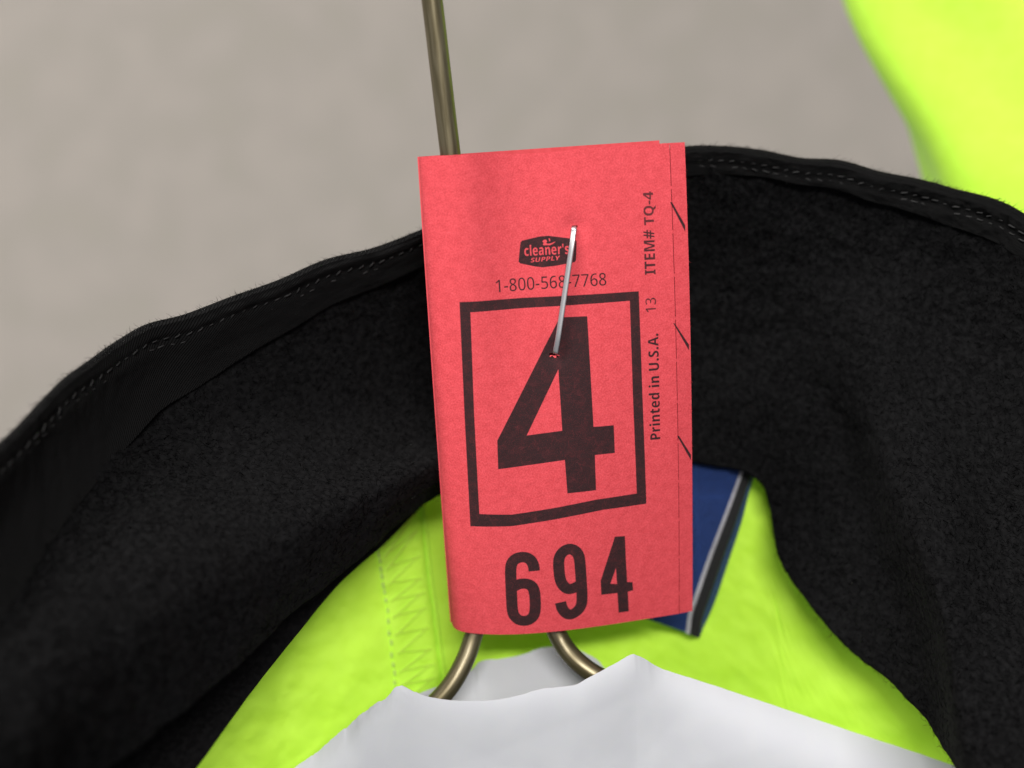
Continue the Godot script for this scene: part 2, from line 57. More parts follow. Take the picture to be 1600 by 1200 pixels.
	[[64.1,-4.6,22.6], [63.4,-7.1,22.3], [62.7,-9.5,22.1], [62,-12,22], [61.1,-14.4,22], [60.2,-16.8,22.1], [59.1,-19.1,22.4], [57.9,-21.4,22.9], [56.5,-23.5,23.6], [55,-25.5,24.4], [53.4,-27.4,25.5], [51.7,-29.2,26.7], [49.8,-30.7,28.2], [47.8,-32,30], [45.6,-33,32], [43.4,-33.8,34.2], [41.5,-34.8,36], [39.5,-35.7,37.9], [37.6,-36.6,39.6], [36,-37.7,40.9], [35.2,-40,41]],
	[[65.3,-9.2,27.1], [64.6,-11.6,26.8], [64,-13.9,26.6], [63.2,-16.3,26.4], [62.3,-18.6,26.4], [61.4,-20.9,26.5], [60.3,-23.1,26.8], [59,-25.2,27.2], [57.6,-27.2,27.9], [56.1,-29,28.7], [54.5,-30.7,29.7], [52.7,-32.3,30.9], [50.8,-33.6,32.4], [48.7,-34.7,34.1], [46.5,-35.5,36.1], [44.2,-36.1,38.2], [42.2,-36.9,39.9], [40.1,-37.5,41.8], [38.2,-38.2,43.5], [36.6,-39.2,44.8], [35.8,-41.3,44.7]],
	[[66.2,-13.1,31.4], [65.6,-15.4,31.1], [64.9,-17.7,30.9], [64.2,-19.9,30.7], [63.3,-22.1,30.6], [62.3,-24.3,30.7], [61.2,-26.4,31], [59.9,-28.3,31.4], [58.5,-30.2,32], [57,-31.9,32.8], [55.3,-33.4,33.8], [53.5,-34.8,35], [51.5,-36,36.4], [49.4,-36.8,38], [47,-37.4,40], [44.7,-37.8,42.1], [42.6,-38.4,43.8], [40.5,-38.8,45.6], [38.5,-39.3,47.3], [36.9,-40.1,48.5], [36.1,-42.2,48.4]]]
# lower edge of the collar, where the yellow lining begins
var NECKLINE := [[-67.4,-42.9], [-65.9,-42], [-64.3,-41.1], [-62.6,-40.4], [-60.9,-39.9], [-59.1,-39.1], [-57.4,-38], [-55.8,-36.9], [-54.2,-35.9], [-52.2,-34.9], [-49.4,-33.8], [-46,-31.9], [-42.3,-29.6], [-38.3,-26.9], [-33.3,-23.3], [-28.1,-20.1], [-23.7,-17.5], [-19.6,-14.6], [-14.9,-12.4], [-9.6,-11.7], [-4.2,-11], [1.3,-10.6], [6.9,-10.5], [12.6,-9.8], [17.4,-10.2], [21.1,-10.8], [24,-11.5], [26,-12.9], [26.8,-15.7], [27.1,-19.4], [28.1,-23.2], [30.1,-26.7], [32.6,-30.2], [35.2,-33], [37.7,-35.1], [40.1,-37], [41.9,-39.1], [43.2,-41.1], [44.1,-43], [45,-44.9], [46,-46.8], [46.9,-48.8], [48,-51], [48.9,-53.5], [49.6,-56.4], [50.9,-59.9], [53.3,-64.2], [55.6,-68.5], [57.7,-72.4]]
# horizontal direction away from the neck at each column
var COLLAR_OUT := [[-0.95,-0.31], [-0.94,-0.35], [-0.92,-0.4], [-0.9,-0.44], [-0.88,-0.48], [-0.86,-0.51], [-0.83,-0.55], [-0.81,-0.59], [-0.78,-0.62], [-0.75,-0.66], [-0.72,-0.69], [-0.69,-0.72], [-0.65,-0.76], [-0.61,-0.79], [-0.56,-0.83], [-0.5,-0.87], [-0.43,-0.9], [-0.36,-0.93], [-0.28,-0.96], [-0.21,-0.98], [-0.14,-0.99], [-0.07,-1], [0.01,-1], [0.09,-1], [0.16,-0.99], [0.22,-0.97], [0.28,-0.96], [0.34,-0.94], [0.39,-0.92], [0.44,-0.9], [0.49,-0.87], [0.52,-0.86], [0.54,-0.84], [0.56,-0.83], [0.58,-0.82], [0.6,-0.8], [0.62,-0.79], [0.63,-0.77], [0.65,-0.76], [0.68,-0.74], [0.7,-0.72], [0.72,-0.69], [0.74,-0.67], [0.77,-0.64], [0.8,-0.6], [0.83,-0.56], [0.86,-0.51], [0.89,-0.46], [0.92,-0.4]]
# printed shapes, in millimetres on the tag
var BOX_OUT := [[-10.62,11.43], [-1.09,11.34], [8.48,11.36], [8.5,-0.1], [8.62,-12.35], [3.52,-12.45], [-1.5,-12.95], [-6.45,-13.38], [-11,-13.33], [-10.85,-0.82]]
var BOX_IN := [[-9.54,10.31], [-1.02,10.29], [7.48,10.41], [7.44,-0.01], [7.55,-11.01], [2.84,-11.18], [-1.44,-11.63], [-6.38,-12.05], [-9.93,-11.87], [-9.82,-0.82]]
var FOUR_OUT := [[-0.08,9.09], [2.84,9.06], [2.91,3.16], [2.98,-2.95], [5.21,-2.97], [5.22,-6.07], [3,-6.09], [2.98,-10.09], [-0.2,-10.13], [-0.31,-6.35], [-7.59,-6.83], [-7.51,-3.65]]
var FOUR_IN := [[-0.52,3.58], [-0.44,-3.1], [-4.31,-3.34]]
var BADGE := [[-4.13,15.18], [-3.81,17.16], [-3.64,17.35], [-1.69,17.69], [-0.74,17.7], [0.86,17.41], [1.93,17.22], [2.12,16.99], [1.95,14.99], [1.8,14.82], [-0.1,14.55], [-1.6,14.45], [-2.41,14.58], [-3.95,14.99]]
var BIRD := [[-1.5,17.17], [-1.31,17.33], [-1.09,17.32], [-0.98,17.13], [-1.11,16.97], [-0.9,16.88], [-0.58,16.92], [-0.27,17.04], [-0.08,17.06], [-0.39,16.83], [-0.72,16.71], [-1.07,16.74], [-1.34,16.72], [-1.47,16.83], [-1.35,16.99]]
var BIRD2 := [[-0.81,17.44], [-0.68,17.43], [-0.64,17.16], [-0.78,17.12]]
var SIX := [[-4.27,-18.84], [-4.29,-18.21], [-4.54,-17.53], [-5,-17.17], [-5.55,-17.06], [-6.16,-17.18], [-6.65,-17.6], [-6.86,-18.29], [-6.91,-19.87], [-6.93,-21.84], [-6.94,-23.47], [-6.79,-24.23], [-6.31,-24.78], [-5.7,-24.97], [-5.08,-24.86], [-4.55,-24.39], [-4.35,-23.62], [-4.31,-22.25], [-4.36,-21.25], [-4.61,-20.62], [-5.15,-20.31], [-5.76,-20.27], [-6.32,-20.43], [-6.76,-20.71]]
var NINE := [[-1.48,-22.97], [-1.39,-23.61], [-1.09,-24.24], [-0.6,-24.68], [-0.08,-24.6], [0.56,-24.17], [0.93,-23.47], [0.99,-22.34], [0.94,-20.59], [0.9,-18.87], [0.83,-17.66], [0.52,-16.99], [-0.03,-16.6], [-0.64,-16.62], [-1.22,-17.06], [-1.51,-17.75], [-1.52,-18.83], [-1.45,-20.06], [-1.2,-20.82], [-0.71,-21.4], [-0.15,-21.47], [0.43,-21.25], [0.84,-20.95]]
var DIG4_OUT := [[4.92,-15.79], [6.07,-15.86], [6.12,-18.63], [6.21,-21.52], [6.84,-21.62], [6.88,-22.67], [6.27,-22.74], [6.34,-25.26], [5.14,-25.23], [5.05,-22.72], [3.19,-22.66], [3.15,-20.9]]
var DIG4_IN := [[4.95,-19.59], [5.03,-21.58], [4.26,-21.44]]
var DIAG := [[[12.18,20.5], [12.39,20.49], [13.73,18.01], [13.71,17.34]], [[12.12,7.68], [12.26,7.67], [13.82,5.18], [13.81,4.55]], [[12.28,-4.88], [12.5,-4.91], [13.87,-7.28], [13.86,-7.95]]]
var STAPLE := [[1.92,18.33], [-0.73,5.38]]
var STEM := [[-12.5,60.55,-1.5], [-12.14,50.36,-1.4], [-11.52,42.29,-1.3], [-11.1,34.82,-1.3], [-10.67,27.07,-1.3], [-9.61,10.25,-1.2], [-8.77,-2.76,-1], [-8.18,-12.53,-0.9], [-7.93,-17.16,-0.9]]
var ARM_A := [[-7.93,-17.16,-0.9], [-8.81,-20.92,-0.7], [-10.46,-24.93,-0.2], [-11.59,-27.7,0.5], [-12.61,-29.88,1.6], [-14.28,-32.17,2.8], [-16.58,-34.27,3.6], [-19.31,-36.08,4], [-25.42,-40,4.2], [-34.64,-45.61,4.5], [-49.41,-54.37,5]]
var ARM_B := [[-6.58,-17.92,1], [-4.81,-20.51,0.6], [-3.19,-24.08,0.2], [-2.04,-27.64,0.4], [-0.88,-29.72,1.4], [0.78,-31.23,2.6], [3.13,-32.66,3.4], [7.74,-34.75,4], [21.62,-41.49,4.2], [44.27,-51.52,4.5], [63.66,-59.83,5]]
var PAPER_FRONT := [[-49.51,-53.01,4], [-39.08,-45.26,4], [-32.74,-40.56,4.2], [-29.74,-38.36,4.5], [-27.41,-36.4,5], [-25.99,-35.21,5.2], [-24.39,-33.61,5.6], [-22.99,-32.63,6], [-21.69,-31.64,6.3], [-20.74,-30.62,6.6], [-19.76,-29.97,6.8], [-18.87,-30.31,7], [-18.06,-30.76,7], [-16.35,-31.5,7], [-13.57,-32.09,7], [-9.7,-32.3,7], [-6.86,-31.97,7], [-4.35,-31.39,7], [-1.87,-31.27,7], [-0.45,-31.14,7], [1,-30.4,7], [3.16,-29.33,7], [5.67,-28.06,7], [6.54,-28.3,6.8], [7.51,-29.03,6.4], [9.36,-30.55,5.8], [14.16,-32.95,5], [21.58,-36.45,4.4], [32.06,-41.14,4.2], [43.46,-46.13,4.2], [55.13,-51.57,4.2], [67.9,-57.89,4.2]]
var PAPER_BACK := [[-49.98,-54.56,3], [-33.1,-42.16,2.9], [-25.28,-36.42,2.6], [-19.54,-35.58,-1], [-15.01,-34.99,-3], [-12.29,-34.46,-4.5], [-10.92,-33.54,-5], [-8.34,-33.4,-5], [-5.6,-33.1,-5.2], [-4,-32.69,-5.5], [-2.04,-32.5,-5.5], [0.28,-32.74,-5.3], [3.08,-34.31,-5], [4.23,-35.5,-4.5], [6.88,-36.1,-3], [11.84,-35.54,1.6], [22.06,-38.2,2.6], [44.08,-47.65,2.9], [68.84,-59.57,2.9]]
var LABEL := [[[9.26,-9.64,-13.8], [9.07,-14.11,-13.44], [8.83,-18.49,-12.7], [8.61,-22.48,-12.02], [8.39,-26.48,-11.34], [8.23,-29.28,-10.86], [8.13,-31.13,-10.55]],
	[[24.32,-10.61,-13.8], [22.52,-15.27,-13.24], [20.59,-19.71,-12.49], [18.44,-24.47,-11.68], [16.4,-29.33,-10.85], [15.46,-31.69,-10.45], [15.01,-34.01,-10.06]],
	[[24.81,-10.64,-13.8], [22.92,-15.37,-13.23], [20.99,-19.9,-12.46], [18.88,-24.66,-11.65], [16.92,-29.45,-10.83], [15.98,-31.81,-10.43], [15.53,-34.29,-10.01]],
	[[26.02,-10.72,-13.8], [24.05,-15.6,-13.19], [22.19,-20.29,-12.39], [20.2,-25.07,-11.58], [18.34,-29.62,-10.8], [17.35,-32.06,-10.39], [16.64,-34.77,-9.93]],
	[[26.51,-10.75,-13.8], [24.43,-16.03,-13.12], [22.89,-20.82,-12.3], [21.03,-25.52,-11.5], [19.35,-29.77,-10.78], [18.25,-32.12,-10.38], [16.98,-34.46,-9.98]]]
var SEAM_A := [[-23,-19.72], [-22.74,-22.74], [-22.37,-26.18], [-22.03,-30.46], [-21.74,-35.11], [-21.54,-39.08], [-21.19,-45.87]]
var SEAM_B := [[-17.87,-15.26], [-17.6,-18.5], [-17.29,-24.99], [-16.93,-28.6], [-16.52,-33.93], [-16.18,-37.62], [-15.73,-44.55]]
var BAND := [[[-14.28,-10.48,-9.22], [-21.89,-13.46,-5.19], [-30.1,-16.83,1.99], [-38.18,-20.77,11.85], [-46.23,-24.13,22.61], [-51.86,-26.73,30.2], [-55.19,-28.77,35.68]],
	[[-14.39,-11.75,-9.97], [-21.44,-16.42,-6.06], [-28.46,-20.49,0.79], [-36.44,-24.84,9.72], [-43.44,-27.9,19.42], [-48.56,-30.98,27.12], [-52.98,-33.65,32.71]],
	[[-14.47,-12.75,-10.57], [-20.99,-17.83,-6.76], [-26.55,-20.81,-1.14], [-31.52,-24.43,5.66], [-35.54,-27.16,13.32], [-38.93,-29.72,20.96], [-43.12,-32.92,28.72]],
	[[-14.53,-13.03,-12.25], [-21.33,-18.37,-8.7], [-26.89,-21.48,-3.56], [-32.13,-25.3,3.28], [-36.41,-28.23,10.97], [-39.96,-30.99,18.65], [-44.47,-34.75,26.01]]]
var SLEEVE := [[84.98,98.8,-82.72], [86.53,70.86,-70.41], [89.07,48.67,-60.36], [91.37,31.58,-52.46], [94.64,15.1,-47.74], [100.54,-10.44,-44.04], [107.95,-44.87,-39.37]]

var rng := RandomNumberGenerator.new()
var soft := FastNoiseLite.new()
var cov := PackedFloat32Array()
var TW := int(TAG_W * PPM)
var TH := int(TAG_H * PPM)


func _ready() -> void:
	rng.seed = 4694
	soft.seed = 7
	soft.noise_type = FastNoiseLite.TYPE_SIMPLEX_SMOOTH
	soft.frequency = 1.0
	set_camera()
	set_light()
	build_wall()
	build_far_jacket()
	build_jacket()
	build_paper_cover()
	build_hanger()
	build_tag()


# ------------------------------------------------------------------ camera and light
func set_camera() -> void:
	var cam := Camera3D.new()
	cam.name = "camera"
	add_child(cam)
	cam.fov = 38.88
	cam.near = 0.01
	cam.far = 20.0
	var pitch := 0.21554
	var yaw := 0.02681
	var roll := -0.05476
	var fwd := Vector3(sin(yaw) * cos(pitch), -sin(pitch), -cos(yaw) * cos(pitch))
	var right := Vector3(cos(yaw), 0, sin(yaw))
	var up := right.cross(fwd)
	var r := right * cos(roll) + up * sin(roll)
	cam.transform = Transform3D(Basis(r, (-fwd).cross(r), -fwd), Vector3(-8.625, 27.236, 116.824) * MM)
	var at := CameraAttributesPhysical.new()
	at.frustum_focal_length = 34.0
	at.frustum_near = 0.01
	at.frustum_far = 20.0
	at.frustum_focus_distance = 0.1175
	at.exposure_aperture = 10.0
	cam.attributes = at
	cam.current = true


func set_light() -> void:
	var e := Environment.new()
	e.background_mode = Environment.BG_COLOR
	e.background_color = Color(0.53, 0.53, 0.545)
	e.tonemap_mode = Environment.TONE_MAPPER_LINEAR
	e.tonemap_exposure = 1.12
	e.sdfgi_enabled = true
	e.ssao_enabled = true
	e.ssil_enabled = true
	var we := WorldEnvironment.new()
	we.name = "environment"
	we.environment = e
	add_child(we)
	ceiling_lamp(Vector3(0.15, 1.25, 1.95), 7.6, "long white fluorescent ceiling light out in the room facing the jacket")
	ceiling_lamp(Vector3(-0.95, 1.25, 0.35), 2.6, "long white fluorescent ceiling light close to the beige wall")


func ceiling_lamp(at: Vector3, energy: float, label: String) -> void:
	var lamp := thing("ceiling_light", label, "light", at)
	lamp.set_meta("group", "ceiling lights above the jacket")
	var body := BoxMesh.new()
	body.size = Vector3(1.26, 0.06, 0.36)
	var o := obj("housing", body, plain(Color(0.85, 0.85, 0.84), 0.5), lamp)
	o.position.y = 0.04
	var face := BoxMesh.new()
	face.size = Vector3(1.2, 0.012, 0.3)
	var glow := plain(Color(0.9, 0.9, 0.9), 0.4)
	glow.emission_enabled = true
	glow.emission = Color(1.0, 0.98, 0.94)
	glow.emission_energy_multiplier = 2.0
	obj("diffuser", face, glow, lamp)
	var l := AreaLight3D.new()
	l.name = "tube_light"
	l.area_size = Vector2(1.2, 0.3)
	l.light_energy = energy
	l.light_color = Color(1.0, 0.985, 0.96)
	l.shadow_enabled = true
	l.area_range = 12.0
	lamp.add_child(l)
	l.position = Vector3(0, -0.012, 0)
	l.rotation.x = -PI / 2


# ------------------------------------------------------------------ helpers
func thing(called: String, label: String, category: String, at := Vector3.ZERO) -> Node3D:
	var o := Node3D.new()
	o.name = called
	add_child(o, true)
	o.position = at
	o.set_meta("label", label)
	o.set_meta("category", category)
	return o


func obj(called: String, mesh: Mesh, m: Material, parent: Node) -> MeshInstance3D:
	var o := MeshInstance3D.new()
	o.name = called
	o.mesh = mesh
	o.material_override = m
	parent.add_child(o, true)
	return o


func plain(c: Color, rough := 0.8) -> StandardMaterial3D:
	var m := StandardMaterial3D.new()
	m.albedo_color = c
	m.roughness = rough
	return m


func lin(r: float, g: float, b: float) -> Color:
	return Color(r, g, b).linear_to_srgb()


func noise_tex(freq: float, seed_: int, kind := FastNoiseLite.TYPE_SIMPLEX_SMOOTH, size := 512, octaves := 4, ramp: Gradient = null) -> NoiseTexture2D:
	var n := FastNoiseLite.new()
	n.noise_type = kind
	n.seed = seed_
	n.frequency = freq
	n.fractal_octaves = octaves
	var t := NoiseTexture2D.new()
	t.width = size
	t.height = size
	t.seamless = true
	t.noise = n
	if ramp:
		t.color_ramp = ramp
	return t


func two(a: Color, b: Color, lo := 0.3, hi := 0.7) -> Gradient:
	var g := Gradient.new()
	g.offsets = PackedFloat32Array([lo, hi])
	g.colors = PackedColorArray([a, b])
	return g


func vec(a: Array) -> Vector3:
	return Vector3(a[0], a[1], a[2])


func vecs(a: Array) -> PackedVector3Array:
	var out := PackedVector3Array()
	for q in a:
		out.append(vec(q))
	return out


func curve_at(p: PackedVector3Array, t: float) -> Vector3:
	var n := p.size() - 1
	var i := clampi(int(floor(t)), 0, n - 1)
	var a := p[i - 1] if i > 0 else p[0] * 2.0 - p[1]
	var d := p[i + 2] if i + 2 <= n else p[n] * 2.0 - p[n - 1]
	return p[i].cubic_interpolate(p[i + 1], a, d, t - i)


# a sheet through a grid of points (rows of columns, millimetres), front towards dv x du; with a thickness it gets a back and edges
func sheet(rows: Array, uvs: Array = [], thick := 0.0, holes: Array = []) -> ArrayMesh:
	var nr := rows.size()
	var nc: int = rows[0].size()
	var v := PackedVector3Array()
	var n := PackedVector3Array()
	var uv := PackedVector2Array()
	var ix := PackedInt32Array()
	for j in nr:
		for i in nc:
			var du: Vector3 = rows[j][mini(i + 1, nc - 1)] - rows[j][maxi(i - 1, 0)]
			var dv: Vector3 = rows[mini(j + 1, nr - 1)][i] - rows[maxi(j - 1, 0)][i]
			v.append(rows[j][i] * MM)
			n.append(dv.cross(du).normalized())
			uv.append(uvs[j][i] if uvs.size() else Vector2(i, j) / 10.0)
	var layers := 2 if thick > 0.0 else 1
	if layers == 2:
		for k in nr * nc:
			v.append(v[k] - n[k] * thick * MM)
			n.append(-n[k])
			uv.append(uv[k])
	for j in nr - 1:
		for i in nc - 1:
			if holes.size() and in_hole(rows[j][i], holes):
				continue
			var a := j * nc + i
			ix.append_array([a, a + 1, a + nc + 1, a, a + nc + 1, a + nc])
			if layers == 2:
				var b := a + nr * nc
				ix.append_array([b, b + nc + 1, b + 1, b, b + nc, b + nc + 1])
	if layers == 2:
		var rim: Array[int] = []
		for i in nc:
			rim.append(i)
		for j in range(1, nr):
			rim.append(j * nc + nc - 1)
		for i in range(nc - 2, -1, -1):
			rim.append((nr - 1) * nc + i)
		for j in range(nr - 2, -1, -1):
			rim.append(j * nc)
		for k in rim.size() - 1:
			var a: int = rim[k]
			var b: int = rim[k + 1]
			var s := v.size()
			var side := n[a].cross(v[b] - v[a]).normalized()
			for q in [a, b, b + nr * nc, a + nr * nc]:
				v.append(v[q])
				n.append(side)
				uv.append(uv[q])
			ix.append_array([s, s + 2, s + 1, s, s + 3, s + 2])
	return arrays(v, n, uv, ix)


func in_hole(q: Vector3, holes: Array) -> bool:
	for h in holes:
		if ((Vector2(q.x, q.y) - h[0]) / h[1]).length() < 1.0:
			return true
	return false


func arrays(v: PackedVector3Array, n: PackedVector3Array, uv: PackedVector2Array, ix: PackedInt32Array) -> ArrayMesh:
	var a := []
	a.resize(Mesh.ARRAY_MAX)
	a[Mesh.ARRAY_VERTEX] = v
	a[Mesh.ARRAY_NORMAL] = n
	if uv.size():
		a[Mesh.ARRAY_TEX_UV] = uv
	a[Mesh.ARRAY_INDEX] = ix
	var m := ArrayMesh.new()
	m.add_surface_from_arrays(Mesh.PRIMITIVE_TRIANGLES, a)
	return m


# a round wire through points (millimetres), with rounded ends; flat squeezes it across its side
func tube(points: PackedVector3Array, radius: float, sides := 20, flat := Vector2.ONE) -> ArrayMesh:
	var v := PackedVector3Array()
	var n := PackedVector3Array()
	var uv := PackedVector2Array()
	var ix := PackedInt32Array()
	var count := points.size()
	var side := Vector3.ZERO
	var run := 0.0
	var rings := []
	for k in count:
		var d := (points[mini(k + 1, count - 1)] - points[maxi(k - 1, 0)]).normalized()
		if side == Vector3.ZERO:
			side = d.cross(Vector3(0, 0, 1)).normalized()
		side = (side - d * side.dot(d)).normalized()
		if k > 0:
			run += points[k].distance_to(points[k - 1])
		rings.append([points[k], d, side, 1.0, run])
	var ends := []
	for s in 4:
		var ang := (3 - s) * PI / 8.0 + PI / 8.0
		ends.append([sin(ang), cos(ang)])
	var full := []
	for e in ends:
		full.append([rings[0][0] - rings[0][1] * radius * e[0], rings[0][1], rings[0][2], e[1], 0.0])
	full.append_array(rings)
	ends.reverse()
	for e in ends:
		full.append([rings[-1][0] + rings[-1][1] * radius * e[0], rings[-1][1], rings[-1][2], e[1], run])
	for q in full:
		var up: Vector3 = q[2].cross(q[1])
		for i in sides + 1:
			var ang := TAU * i / sides
			var cx := cos(ang)
			var cy := sin(ang)
			if flat != Vector2.ONE:
				# flattened wire: a rounded rectangle
				cx = signf(cx) * sqrt(absf(cx))
				cy = signf(cy) * sqrt(absf(cy))
			var dir: Vector3 = q[2] * cx * flat.x + up * cy * flat.y
			v.append((q[0] + dir * radius * q[3]) * MM)
			n.append((q[2] * cos(ang) / flat.x + up * sin(ang) / flat.y).normalized())
			uv.append(Vector2(float(i) / sides, q[4] / 10.0))
	for j in full.size() - 1:
		for i in sides:
			var a := j * (sides + 1) + i
			var b := a + sides + 1
			ix.append_array([a, b, a + 1, a + 1, b, b + 1])
	# keep the faces turned the way the normals point
	var t := (v[ix[1]] - v[ix[0]]).cross(v[ix[2]] - v[ix[0]])
	var mid := ix.size() / 2
	t = (v[ix[mid + 2]] - v[ix[mid]]).cross(v[ix[mid + 1]] - v[ix[mid]])
	if t.dot(n[ix[mid]]) < 0.0:
		for k in range(0, ix.size(), 3):
			var s := ix[k + 1]
			ix[k + 1] = ix[k + 2]
			ix[k + 2] = s
	return arrays(v, n, uv, ix)


func smooth_path(a: Array, steps := 10) -> PackedVector3Array:
	var p := vecs(a)
	var out := PackedVector3Array()
	for k in (p.size() - 1) * steps + 1:
		out.append(curve_at(p, float(k) / steps))
	return out


# ------------------------------------------------------------------ wall
func build_wall() -> void:
	var m := plain(Color.WHITE, 0.85)
	m.albedo_texture = noise_tex(0.012, 21, FastNoiseLite.TYPE_SIMPLEX_SMOOTH, 512, 5, two(lin(0.358, 0.328, 0.296), lin(0.382, 0.347, 0.316)))
	m.uv1_triplanar = true
	m.uv1_world_triplanar = true
	m.uv1_scale = Vector3.ONE * 4.0
	var b := BoxMesh.new()
	b.size = Vector3(5.0, 4.0, 0.1)
	var o := obj("wall", b, m, self)
	o.position = Vector3(0, 0.6, -0.55)
	o.set_meta("kind", "structure")
	o.set_meta("label", "plain greyish beige wall behind the jacket")


# ------------------------------------------------------------------ fabrics
func neon() -> StandardMaterial3D:
	var m := plain(Color.WHITE, 0.72)
	m.albedo_texture = noise_tex(0.03, 5, FastNoiseLite.TYPE_SIMPLEX_SMOOTH, 256, 3, two(lin(0.57, 0.94, 0.05), lin(0.60, 0.98, 0.065)))
	m.uv1_triplanar = true
	m.uv1_world_triplanar = true
	m.uv1_scale = Vector3.ONE * 40.0
	m.heightmap_enabled = true
	m.heightmap_texture = noise_tex(0.12, 6, FastNoiseLite.TYPE_SIMPLEX_SMOOTH, 512, 2)
	m.heightmap_scale = 0.0015
	m.backlight_enabled = true
	m.backlight = lin(0.18, 0.3, 0.02)
	m.rim_enabled = true
	m.rim = 0.3
	return m


func fleece_material() -> StandardMaterial3D:
	var m := plain(Color.WHITE, 1.0)
	m.albedo_texture = noise_tex(0.05, 8, FastNoiseLite.TYPE_SIMPLEX_SMOOTH, 512, 4, two(lin(0.0042, 0.0042, 0.0045), lin(0.0095, 0.0095, 0.0101)))
	m.uv1_triplanar = true
	m.uv1_world_triplanar = true
	m.uv1_scale = Vector3.ONE * 45.0
	m.heightmap_enabled = true
	m.heightmap_texture = noise_tex(0.035, 9, FastNoiseLite.TYPE_SIMPLEX_SMOOTH, 512, 5)
	m.heightmap_scale = 0.02
	m.metallic_specular = 0.1
	m.rim_enabled = true
	m.rim = 0.02
	return m


func knit_material() -> StandardMaterial3D:
	var im := Image.create(128, 128, false, Image.FORMAT_L8)
	for y in 128:
		for x in 128:
			# slanted ribs of a fine knit, each rib broken into loops
			var rib := 0.5 + 0.5 * sin(TAU * (x * 8.0 / 128.0 + y * 4.0 / 128.0))
			var loop := 0.5 + 0.5 * sin(TAU * (y * 12.0 / 128.0 - x * 4.0 / 128.0))
			im.set_pixel(x, y, Color.from_hsv(0, 0, clampf(rib * 0.75 + loop * 0.25, 0, 1)))
	var m := plain(lin(0.0105, 0.0105, 0.011), 0.9)
	m.heightmap_enabled = true
	m.heightmap_texture = ImageTexture.create_from_image(im)
	m.heightmap_scale = 0.04
	m.metallic_specular = 0.2
	m.rim_enabled = true
	m.rim = 0.04
	return m


func build_far_jacket() -> void:
	var t := thing("hanging_jacket", "fluorescent yellow garment hanging farther back beyond the black collar", "jacket")
	var axis := vecs(SLEEVE)
	var rows := []
	for j in 121:
		var s := j / 120.0 * (axis.size() - 1)
		var c := curve_at(axis, s)
		var row := []
		for i in 145:
			var a := TAU * i / 144.0
			var r := 1.0 + 0.05 * sin(a * 3.0 + s * 1.3) + 0.035 * sin(a * 5.0 - s * 2.1 + 1.0) - 0.07 * exp(-pow((a - 1.22 - 0.12 * sin(s * 1.7)) / 0.09, 2.0)) + 0.008 * soft.get_noise_2d(s * 0.7, sin(a) * 1.2)
			row.append(c + Vector3(-cos(a) * 34.6, 0.0, sin(a) * 22.0) * r)
		rows.append(row)
	obj("sleeve", sheet(rows), neon(), t)


# ------------------------------------------------------------------ the jacket
var collar_cols: Array = []
var collar_out: PackedVector3Array


func collar_at(u: float, v: float) -> Vector3:
	var n := collar_cols.size() - 1
	var x := clampf(u, 0, 1) * n
	var i := clampi(int(floor(x)), 0, n - 1)
	var y: float = v * (collar_cols[0].size() - 1)
	var a := curve_at(collar_cols[maxi(i - 1, 0)], y)
	var b := curve_at(collar_cols[i], y)
	var c := curve_at(collar_cols[i + 1], y)
	var d := curve_at(collar_cols[mini(i + 2, n)], y)
	return b.cubic_interpolate(c, a, d, x - i)


func out_at(u: float) -> Vector3:
	return curve_at(collar_out, clampf(u, 0, 1) * (collar_out.size() - 1)).normalized()


func seam_at(along: float) -> float:
	var u := along * 16.0 / 15.0
	# how far down the collar the knitted facing reaches
	return lerpf(lerpf(0.44, 0.12, smoothstep(0.0, 0.42, u)), 0.072, smoothstep(0.42, 0.6, u))


func lining_z(x: float, y: float) -> float:
	return -19.5 + 0.006 * (x - 4.0) * (x - 4.0) + 0.7 * sin(x * 0.13 + y * 0.09 + 1.0) + 0.5 * sin(-x * 0.08 + y * 0.16) + 0.26 * (-10.0 - y) + 0.5 * soft.get_noise_2d(x * 0.06 + y * 0.05, y * 0.1 - x * 0.04) + 0.16 * soft.get_noise_2d(x * 0.25 + y * 0.2, y * 0.3) + 0.03 * soft.get_noise_2d(x * 1.1, y * 1.1)


